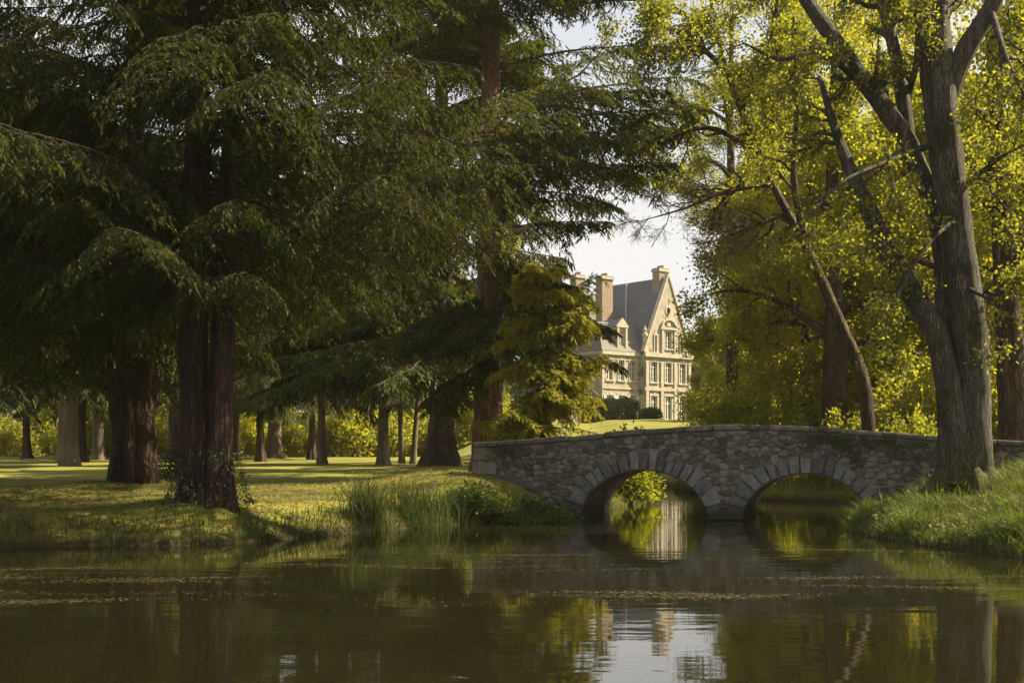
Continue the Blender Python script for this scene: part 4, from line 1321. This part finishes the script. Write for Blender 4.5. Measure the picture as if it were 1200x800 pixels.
# leaning tree behind the bridge with long bare-ended limbs towards the manor
rng = np.random.default_rng(44)
D = 35.0
base = at_px(1022, D)
def rel(px, py, dy=0.0):
    p = P(px, py, D+dy)
    return (p[0]-base[0], p[1]-base[1], p[2]-base[2])
main = [(0, 0, -.2), rel(1012, 450), rel(985, 380), rel(945, 290), rel(905, 215, .5), rel(868, 130, 1), rel(840, 40, 1), rel(825, -60, 1)]
limbs = [(main[3:], [.2, .15, .1, .06, .03]),
         ([rel(890, 180, .6), rel(830, 150, 1.5), rel(770, 170, 2), rel(720, 185, 2.2)], [.11, .08, .05, .02]),
         ([rel(868, 130, 1), rel(900, 60, 0), rel(915, -30, -.5)], [.11, .07, .03]),
         ([rel(945, 290), rel(930, 210, -1), rel(935, 110, -1.5), rel(930, 20, -2)], [.13, .09, .06, .03]),
         ([rel(850, 80, 1), rel(800, 40, .5), rel(760, 30, 0)], [.09, .06, .02]),
         ([rel(843, 50, 1), rel(790, 10, 1.2), rel(725, 0, 1.6), rel(655, 12, 2.0)], [.08, .06, .04, .01])]
tr = [trunk_mesh(rng, main, [.23, .20, .17, .14, .11, .09, .06, .03], n=40, sides=18, flare=.5, flare_h=.5)]
tr += [trunk_mesh(rng, p, q_, n=16, sides=8, flare=0, flutes=.04) for p, q_ in limbs[1:]]
bare = [([rel(905, 215, .5), rel(850, 225, 0), rel(800, 245, -.4), rel(740, 262, -.6)], [.10, .07, .035, .006]),
        ([rel(925, 250, .3), rel(870, 270, .6), rel(825, 288, 1.0)], [.08, .04, .006])]
tr += [trunk_mesh(rng, p, q_, n=16, sides=8, flare=0, flutes=.04) for p, q_ in bare]
wood, crown = broadleaf(rng, limbs, 13, 7, 6, leaves=7, leaf=(.115, .09), l1=.5, l2=.5, l3=.5, up=.05, droop=.15, tmin=.12, fix1=1.9)
wood2, crown2 = broadleaf(rng, bare, 20, 8, 6, leaves=1, leaf=(.07, .05), l2=.5, l3=.55, up=.12, droop=.02, tmin=.15, fix1=1.7)
wood += wood2
tree_object('leaning_tree', base, 0, tr+wood, crown, M['bark_brown'], M['spring_b'], 'leaning tree behind the bridge with sparse twiggy branches reaching towards the manor', 'tree')

# big multi-stemmed tree on the right bank, in front of the bridge
rng = np.random.default_rng(52)
D = 22.6
base = at_px(1137, D)
stem_a = [(0, 0, -.3), rel(1139, 480), rel(1138, 400), rel(1124, 300), rel(1107, 165, .1), rel(1096, 60, .2), rel(1091, -40, .3), rel(1088, -160, .4)]
stem_b = [rel(1120, 565, -.1), rel(1115, 490, -.1), rel(1108, 435, -.05), rel(1094, 385, .05), rel(1063, 335, .15), rel(1036, 285, .25), rel(1013, 235, .4), rel(985, 170, .8), rel(960, 90, 1.4)]
stem_c = [rel(1114, 500, .35), rel(1110, 390, .4), rel(1102, 270, .45), rel(1082, 212, .5), rel(1056, 155, .5), rel(1005, 85, .5), rel(945, 0, .5), rel(910, -60, .5)]
stem_d = [rel(1066, 180, .5), rel(1060, 130, .55), rel(1049, 65, .7), rel(1034, 0, .9), rel(1020, -70, 1)]
stem_e = [rel(1110, 115, .2), rel(1130, 62, 0), rel(1162, 8, -.2), rel(1190, -60, -.4)]
specs = [(stem_a, [.42, .35, .33, .32, .32, .33, .28, .2], .55), (stem_b, [.27, .25, .235, .225, .215, .21, .17, .11, .05], .5), (stem_c, [.22, .21, .2, .19, .19, .17, .14, .1], .15),
         (stem_d, [.13, .14, .125, .11, .07], 0), (stem_e, [.2, .2, .17, .1], 0)]
tr = [trunk_mesh(rng, p, q_, n=72, sides=32, flare=fl, flare_h=.45, flutes=.055, nf=6, rough=.022) for p, q_, fl in specs]
# mossy root buttresses
for px, py, dy in ((1075, 585, -.5), (1185, 575, -.4), (1150, 590, -.8)):
    e_ = rel(px, py, dy)
    e_ = (e_[0], e_[1], gz(base[0]+e_[0], base[1]+e_[1])-base[2]-.03)
    tr.append(trunk_mesh(rng, [(e_[0]*.15, e_[1]*.15, .42), (e_[0]*.6, e_[1]*.6, .10), (e_[0], e_[1], e_[2]-.04), (e_[0]*1.3, e_[1]*1.3, e_[2]-.16)], [.24, .19, .12, .05], n=16, sides=14, flare=0))
twl = [([rel(1090, 170, 0), rel(1040, 190, -.5), rel(985, 215, -1), rel(940, 265, -1.2)], [.07, .045, .03, .012]),
       ([rel(1128, 220, 0), rel(1165, 190, -.6), rel(1200, 170, -1)], [.06, .04, .02]),
       ([rel(1120, 330, 0), rel(1165, 350, -.8), rel(1195, 330, -1)], [.05, .035, .015]),
       ([rel(1003, 90, .5), rel(960, 60, 0), rel(915, 70, -.4), rel(870, 50, -.6)], [.09, .06, .04, .015]),
       ([rel(1060, 130, .9), rel(1075, 60, 0), rel(1070, -20, -.6)], [.08, .06, .03]),
       ([rel(1125, 250, 0), rel(1085, 290, -.9), rel(1050, 350, -1.2), rel(1030, 400, -1.3)], [.045, .03, .02, .01]),
       ([rel(1160, 10, -.2), rel(1180, 70, -1), rel(1205, 120, -1.6)], [.08, .05, .02]),
       (stem_b[6:], [.17, .11, .05]), (stem_c[4:], [.22, .2, .15, .1]), (stem_d[2:], [.17, .14, .08]), (stem_a[5:], [.38, .32, .2])]
tr += [trunk_mesh(rng, p, q_, n=14, sides=8, flare=0, flutes=.04) for p, q_ in twl[:7]]
wood, crown = broadleaf(rng, twl, 8, 6, 5, leaves=6, leaf=(.085, .062), l1=.5, l2=.5, l3=.5, up=.05, droop=.2, tmin=.15, fix1=1.6, spread=.06)
big = tree_object('bank_tree', base, 0, tr+wood, crown, M['bark_grey'], M['spring_b'], 'big grey multi-stemmed tree with mossy roots on the grassy bank before the bridge', 'tree')

# darker trees at the right edge beside the road end
rng = np.random.default_rng(61)
dark = put('dark_tree', park_tree(63, 15, 4.5, 5, .42, nlimb=7, k=(7, 6, 5), leaves=9, leaf=(.12, .09)), at_px(1192, 29.5), 3, 'bark_brown', 'spring_b', 'dark trunk at the end of the bridge behind the big bank tree')
dark.rotation_euler = (0, .06, 3)
dark2 = dup(dark, at_px(1235, 27), 4, .95, 'dark leaning tree past the bridge end with low leafy branches')
dark2.rotation_euler = (0, -.22, 4)

# ------------------------------------------------------------------ hedges and bushes
def hedge(name, x0, y0, x1, y1, wdt, h, n, leaf, mat, label, seed, wob=.12):
    rg = np.random.default_rng(seed)
    L = math.hypot(x1-x0, y1-y0)
    t = empty(name, (x0, y0, gz((x0+x1)/2, (y0+y1)/2)-.1), math.atan2(y1-y0, x1-x0), label, 'hedge')
    u = rg.uniform(0, L, n); a = rg.uniform(0, np.pi, n)
    ex = .45
    k = (.75+.25*rg.uniform(0, 1, n)**.4)*(1+wob*np.sin(u*1.9)*np.sin(a*3+u))
    yy = np.sign(np.cos(a))*np.abs(np.cos(a))**ex*wdt/2*k
    zz = np.abs(np.sin(a))**ex*h*k
    endc = np.minimum(1, np.minimum(u, L-u)/(wdt*.4)+.6)
    pos = np.stack([u, yy*endc, zz*endc], -1)
    d = np.stack([rg.normal(0, .6, n), np.cos(a), np.sin(a)], -1)+rg.normal(0, .5, (n, 3))
    V, Q = rhombs(pos, d, d+rg.normal(0, .6, (n, 3)), leaf[0]*rg.uniform(.6, 1.3, n), leaf[1]*rg.uniform(.7, 1.2, n))
    tag(link('foliage', mesh_np('foliage', V, [Q]), M[mat], t), kind='stuff')
    c = MB().box(.3, L-.3, -wdt*.3, wdt*.3, -.3, h*.62)
    c.build('branchwork', M['twig'], t, bevel=.2)
    return t
hedge('hedge', 8.2, 136, 15.2, 138.5, 2.2, 2.5, 9000, (.28, .2), 'hedge', 'dark clipped hedge on the lawn hiding the foot of the manor', 1)
hedge('hedge', 15.6, 137.5, 18.0, 138.0, 1.8, 1.5, 3500, (.26, .18), 'hedge', 'shorter rounded dark hedge end beside the manor steps', 2)
hedge('hedge', -75, 150, -4, 152, 5.0, 4.6, 20000, (.6, .45), 'bush', 'long leafy field hedge beyond the sunlit lawn', 3)
bush('bush', -9.3, 33.0, .9, .9, 1.15, 3500, (.10, .06), M['hedge'], 'small dark round bush between the two yew trunks', seed=2)
bush('bramble', .35, 25.6, 1.15, .75, .72, 9000, (.085, .05), M['bush'], 'low dark green leafy bush against the foot of the bridge by the reeds', seed=3)
bush('bramble', -.85, 25.3, .8, .6, .55, 4500, (.085, .05), M['bush'], 'small leafy bush on the bank next to the bridge end bush', seed=4)
bush('bush', 3.35, 33.2, .75, 1.0, 1.25, 5000, (.12, .08), M['spring_b'], 'bright leafy bush on the far bank seen through one arch', seed=5)
bush('bush', 4.3, 43.0, 1.2, 1.6, 1.5, 4500, (.16, .11), M['spring_b'], 'yellow-green bush farther up the river bank', seed=6)
for i, (x, y, r, h) in enumerate([(8.3, 37.0, 1.3, 1.5), (10.3, 35.4, 1.3, 1.7), (12.0, 34.0, 1.2, 1.6), (7.6, 42, 1.3, 1.7), (9.4, 40.5, 1.5, 2.2)]):
    bush('bush', x, y, r, r*.9, h, 5000, (.13, .09), M['spring_b'], 'green bush on the far bank behind the other arch', 'bushes along the far bank', seed=10+i)
for i, (px, D, r, h) in enumerate([(1000, 52, 3, 3.4), (1085, 40, 2.6, 3), (1150, 44, 3, 3.5), (925, 54, 3, 3.2), (880, 62, 3.2, 3.6), (1200, 38, 2.4, 3)]):
    x, y, _ = at_px(px, D)
    bush('bush', x, y, r, r*.8, h, 9000, (.17, .12), M['spring'], 'tall yellow-green bush in the wood behind the parapet', 'undergrowth behind the bridge', seed=30+i)

# ------------------------------------------------------------------ ivy on trunks
def ivy(parent_loc, r, h, n, seed, label):
    rg = np.random.default_rng(seed)
    a = rg.uniform(0, 2*np.pi, n); z = h*rg.uniform(0, 1, n)**1.6
    rr = r*(1+.5*np.exp(-z/.4))+rg.normal(.04, .04, n)
    keep = np.sin(a*2+z*3)+rg.normal(0, .6, n) > -.2
    pos = np.stack([np.cos(a)*rr, np.sin(a)*rr, z-.05], -1)[keep]
    d = np.stack([np.cos(a)*.6, np.sin(a)*.6, -np.ones(n)], -1)[keep]+rg.normal(0, .5, (keep.sum(), 3))
    nr = np.stack([np.cos(a), np.sin(a), .4*np.ones(n)], -1)[keep]+rg.normal(0, .4, (keep.sum(), 3))
    V, Q = rhombs(pos, d, nr, .06*rg.uniform(.6, 1.3, len(pos)), .045*rg.uniform(.7, 1.2, len(pos)))
    o = link('ivy', mesh_np('ivy', V, [Q]), M['ivy'])
    o.location = parent_loc
    return tag(o, label, 'ivy', kind='stuff')
ivy((-5.6, 21.0, gz(-5.6, 21)), .52, 1.0, 1900, 1, 'ivy and small leaves round the foot of the twin-stemmed yew')

rg = np.random.default_rng(9)
n = 1500
cs = np.concatenate([rg.normal(2.5, .45, n//2), rg.normal(4.0, .5, n//4), rg.normal(-5.2, .35, n-n//2-n//4)])
cz = top_z(cs)-.12-np.abs(rg.normal(0, .22, n))*(1+.6*np.sin(cs*5))
xy = B0[None]+BD[None]*cs[:, None]+BN[None]*(-.05-rg.uniform(0, .06, n))[:, None]
d = rg.normal(0, .5, (n, 3))+np.array([-BN[0]*.4, -BN[1]*.4, -.8])
V, Q = rhombs(np.column_stack([xy, cz]), d, rg.normal(0, .4, (n, 3))+np.array([-BN[0], -BN[1], .4]), .05*rg.uniform(.5, 1.4, n), .038*rg.uniform(.6, 1.3, n))
tag(link('creeper', mesh_np('creeper', V, [Q]), M['ivy']), 'dark green creeper growing from cracks in the bridge parapet', 'creeper', kind='stuff')

# ------------------------------------------------------------------ grass, reeds, litter, floating specks
rng = np.random.default_rng(77)
def region(n, x0, x1, y0, y1, cond):
    x, y = rng.uniform(x0, x1, n), rng.uniform(y0, y1, n)
    k = cond(x, y, water_sd(x, y))
    return x[k], y[k]
def blade_object(name, x, y, h, wd, mat, label, lean=.35, seg=2):
    V, Q = scatter_blades(rng, x, y, h, wd, lean, seg)
    return tag(link(name, mesh_np(name, V, Q), M[mat]), label, 'grass', kind='stuff')
# lawn near the water
x, y = region(120000, -13, 1.5, 18.5, 34, lambda x, y, s: (s > .12) & (rng.random(len(x)) < np.clip(1.25-(y-18)/20, .15, 1)) & (np.abs(x) < y*.5))
blade_object('lawn_grass', x, y, rng.uniform(.04, .11, len(x)), np.full(len(x), .012), 'grass', 'short mown grass on the shaded lawn', .5, 1)
# rank growth along the left shore
x, y = region(60000, -13, 1.2, 18.3, 27, lambda x, y, s: (s > -.12) & (s < .9) & (rng.random(len(x)) < np.clip(1.0-s, .1, 1)*(.45+.55*np.sin(x*2.1+y)**2)))
blade_object('shore_grass', x, y, rng.uniform(.12, .36, len(x))*(.6+.6*rng.random(len(x))), np.full(len(x), .018), 'reed', 'dark rank grass and weeds along the shore of the lawn', .45, 2)
# right bank: lush long grass
x, y = region(60000, 6.3, 12.5, 15.5, 25.2, lambda x, y, s: (s > -.05) & (s < 5.5) & (x < y*.5+.5) & (((x-B0[0])*BN[0]+(y-B0[1])*BN[1]) < -.25))
hh = rng.uniform(.10, .40, len(x))*(.8+.75*np.sin(x*3.1+y)*np.sin(y*2.7))+.25*(rng.random(len(x)) < .04)
blade_object('bank_grass', x, y, np.maximum(.08, hh), rng.uniform(.012, .026, len(x)), 'lush', 'long lush green grass on the bank under the big tree', .55, 3)
# weeds and dead stalks among it
x, y = region(9000, 6.3, 12, 15.5, 24.5, lambda x, y, s: (s > -.02) & (s < 2.6) & (rng.random(len(x)) < np.clip(1.1-s*.6, .1, 1)*(np.sin(x*2.3)*np.sin(y*1.9+1) > -.15)))
n = len(x)
V, Q = rhombs(np.stack([x, y, ground(x, y)+rng.uniform(.02, .26, n)], -1), np.stack([rng.normal(size=n), rng.normal(size=n)-.3, rng.normal(.2, .4, n)], -1), np.stack([rng.normal(0, .4, n), rng.normal(-.3, .4, n), np.ones(n)], -1), rng.uniform(.05, .14, n), rng.uniform(.03, .07, n), fold=.1)
tag(link('bank_weeds', mesh_np('bank_weeds', V, [Q]), M['bush']), 'dark broad-leaved weeds along the foot of the grassy bank', 'weeds', kind='stuff')
x, y = region(1100, 6.4, 12, 15.5, 24.5, lambda x, y, s: (s > 0) & (s < 4))
blade_object('dead_stalks', x, y, rng.uniform(.25, .6, len(x)), np.full(len(x), .012), 'litter', 'dry brown stalks standing in the grass of the bank', .5, 2)
# beyond the bridge
x, y = region(40000, 2, 13, 29, 46, lambda x, y, s: (s > -.05) & (s < 1.4))
blade_object('far_bank_grass', x, y, rng.uniform(.15, .4, len(x)), np.full(len(x), .022), 'grass', 'grass fringe along the river bank beyond the bridge', .45, 2)
# reed clumps
def reeds(x0, y0, r, n, hmax, label, seed):
    rg = np.random.default_rng(seed)
    x, y = x0+rg.normal(0, r, n), y0+rg.normal(0, r*.7, n)
    V, Q = scatter_blades(rg, x, y, hmax*rg.uniform(.45, 1.05, n), np.full(n, .017), .32, 3)
    V = V-np.array([x0, y0, gz(x0, y0)])
    t = link('reed_clump', mesh_np('reed_clump', V, Q), M['reed'])
    t.location = (x0, y0, gz(x0, y0))
    return tag(t, label, 'reeds')
reeds(-2.85, 22.9, .26, 420, 1.1, 'tall reed clump at the water edge beside the dense grassy tuft', 1)
reeds(-2.0, 24.1, .3, 420, .9, 'broad reed clump between the tall reeds and the bridge bushes', 2)
reeds(-1.9, 23.6, .2, 500, .5, 'dense low grassy tuft hanging over the water', 3)
reeds(-1.3, 24.8, .3, 300, .75, 'thin reeds just before the bridge bushes', 4)
# fallen leaves under the yews
x, y = region(18000, -12, 1, 19.5, 33, lambda x, y, s: s > .4)
n = len(x)
pos = np.stack([x, y, ground(x, y)+.02], -1)
V, Q = rhombs(pos, np.stack([rng.normal(size=n), rng.normal(size=n), rng.normal(0, .15, n)], -1), np.stack([rng.normal(0, .3, n), rng.normal(0, .3, n), np.ones(n)], -1), rng.uniform(.05, .1, n), rng.uniform(.03, .06, n))
tag(link('fallen_leaves', mesh_np('fallen_leaves', V, [Q])), 'brown fallen leaves scattered under the yews', 'leaves', kind='stuff').data.materials.append(M['litter'])
# specks and leaves floating in drifts
cx = np.concatenate([rng.uniform(-9, 3, 40), rng.uniform(-2, 9, 14)]); cy = np.concatenate([rng.uniform(12, 18.5, 40), rng.uniform(12, 19, 14)])
wk = rng.random(len(cx))**2.5; pk = rng.choice(len(cx), 9000, p=wk/wk.sum())
x = cx[pk]+rng.normal(0, .75, len(pk)); y = cy[pk]+rng.normal(0, .07, len(pk))*(1+2*rng.random(len(pk))**4)+.16*np.sin(x*1.3+pk)
k = water_sd(x, y) < -.1
x, y = x[k], y[k]; n = len(x)
pos = np.stack([x, y, np.full(n, .006)], -1)
V, Q = rhombs(pos, np.stack([rng.normal(size=n), rng.normal(size=n), np.zeros(n)], -1), np.tile([0, 0, 1.], (n, 1)), rng.uniform(.010, .05, n)*(1+1.2*(rng.random(n) < .05)), rng.uniform(.008, .03, n))
tag(link('floating_leaves', mesh_np('floating_leaves', V, [Q]), M['float']), 'small leaves and pollen drifting in lines on the pond', 'leaves', kind='stuff')

# ------------------------------------------------------------------ haze
hm, hn, ho = node_mat('haze')
pv = hn.nodes.new('ShaderNodeVolumePrincipled')
pv.inputs['Color'].default_value = (.96, .93, .86, 1)
pv.inputs['Density'].default_value = .00016
pv.inputs['Anisotropy'].default_value = .2
hn.links.new(pv.outputs['Volume'], ho.inputs['Volume'])
tag(MB().box(-1000, 1000, -70, 1600, -3, 44).build('haze', hm), kind='stuff')
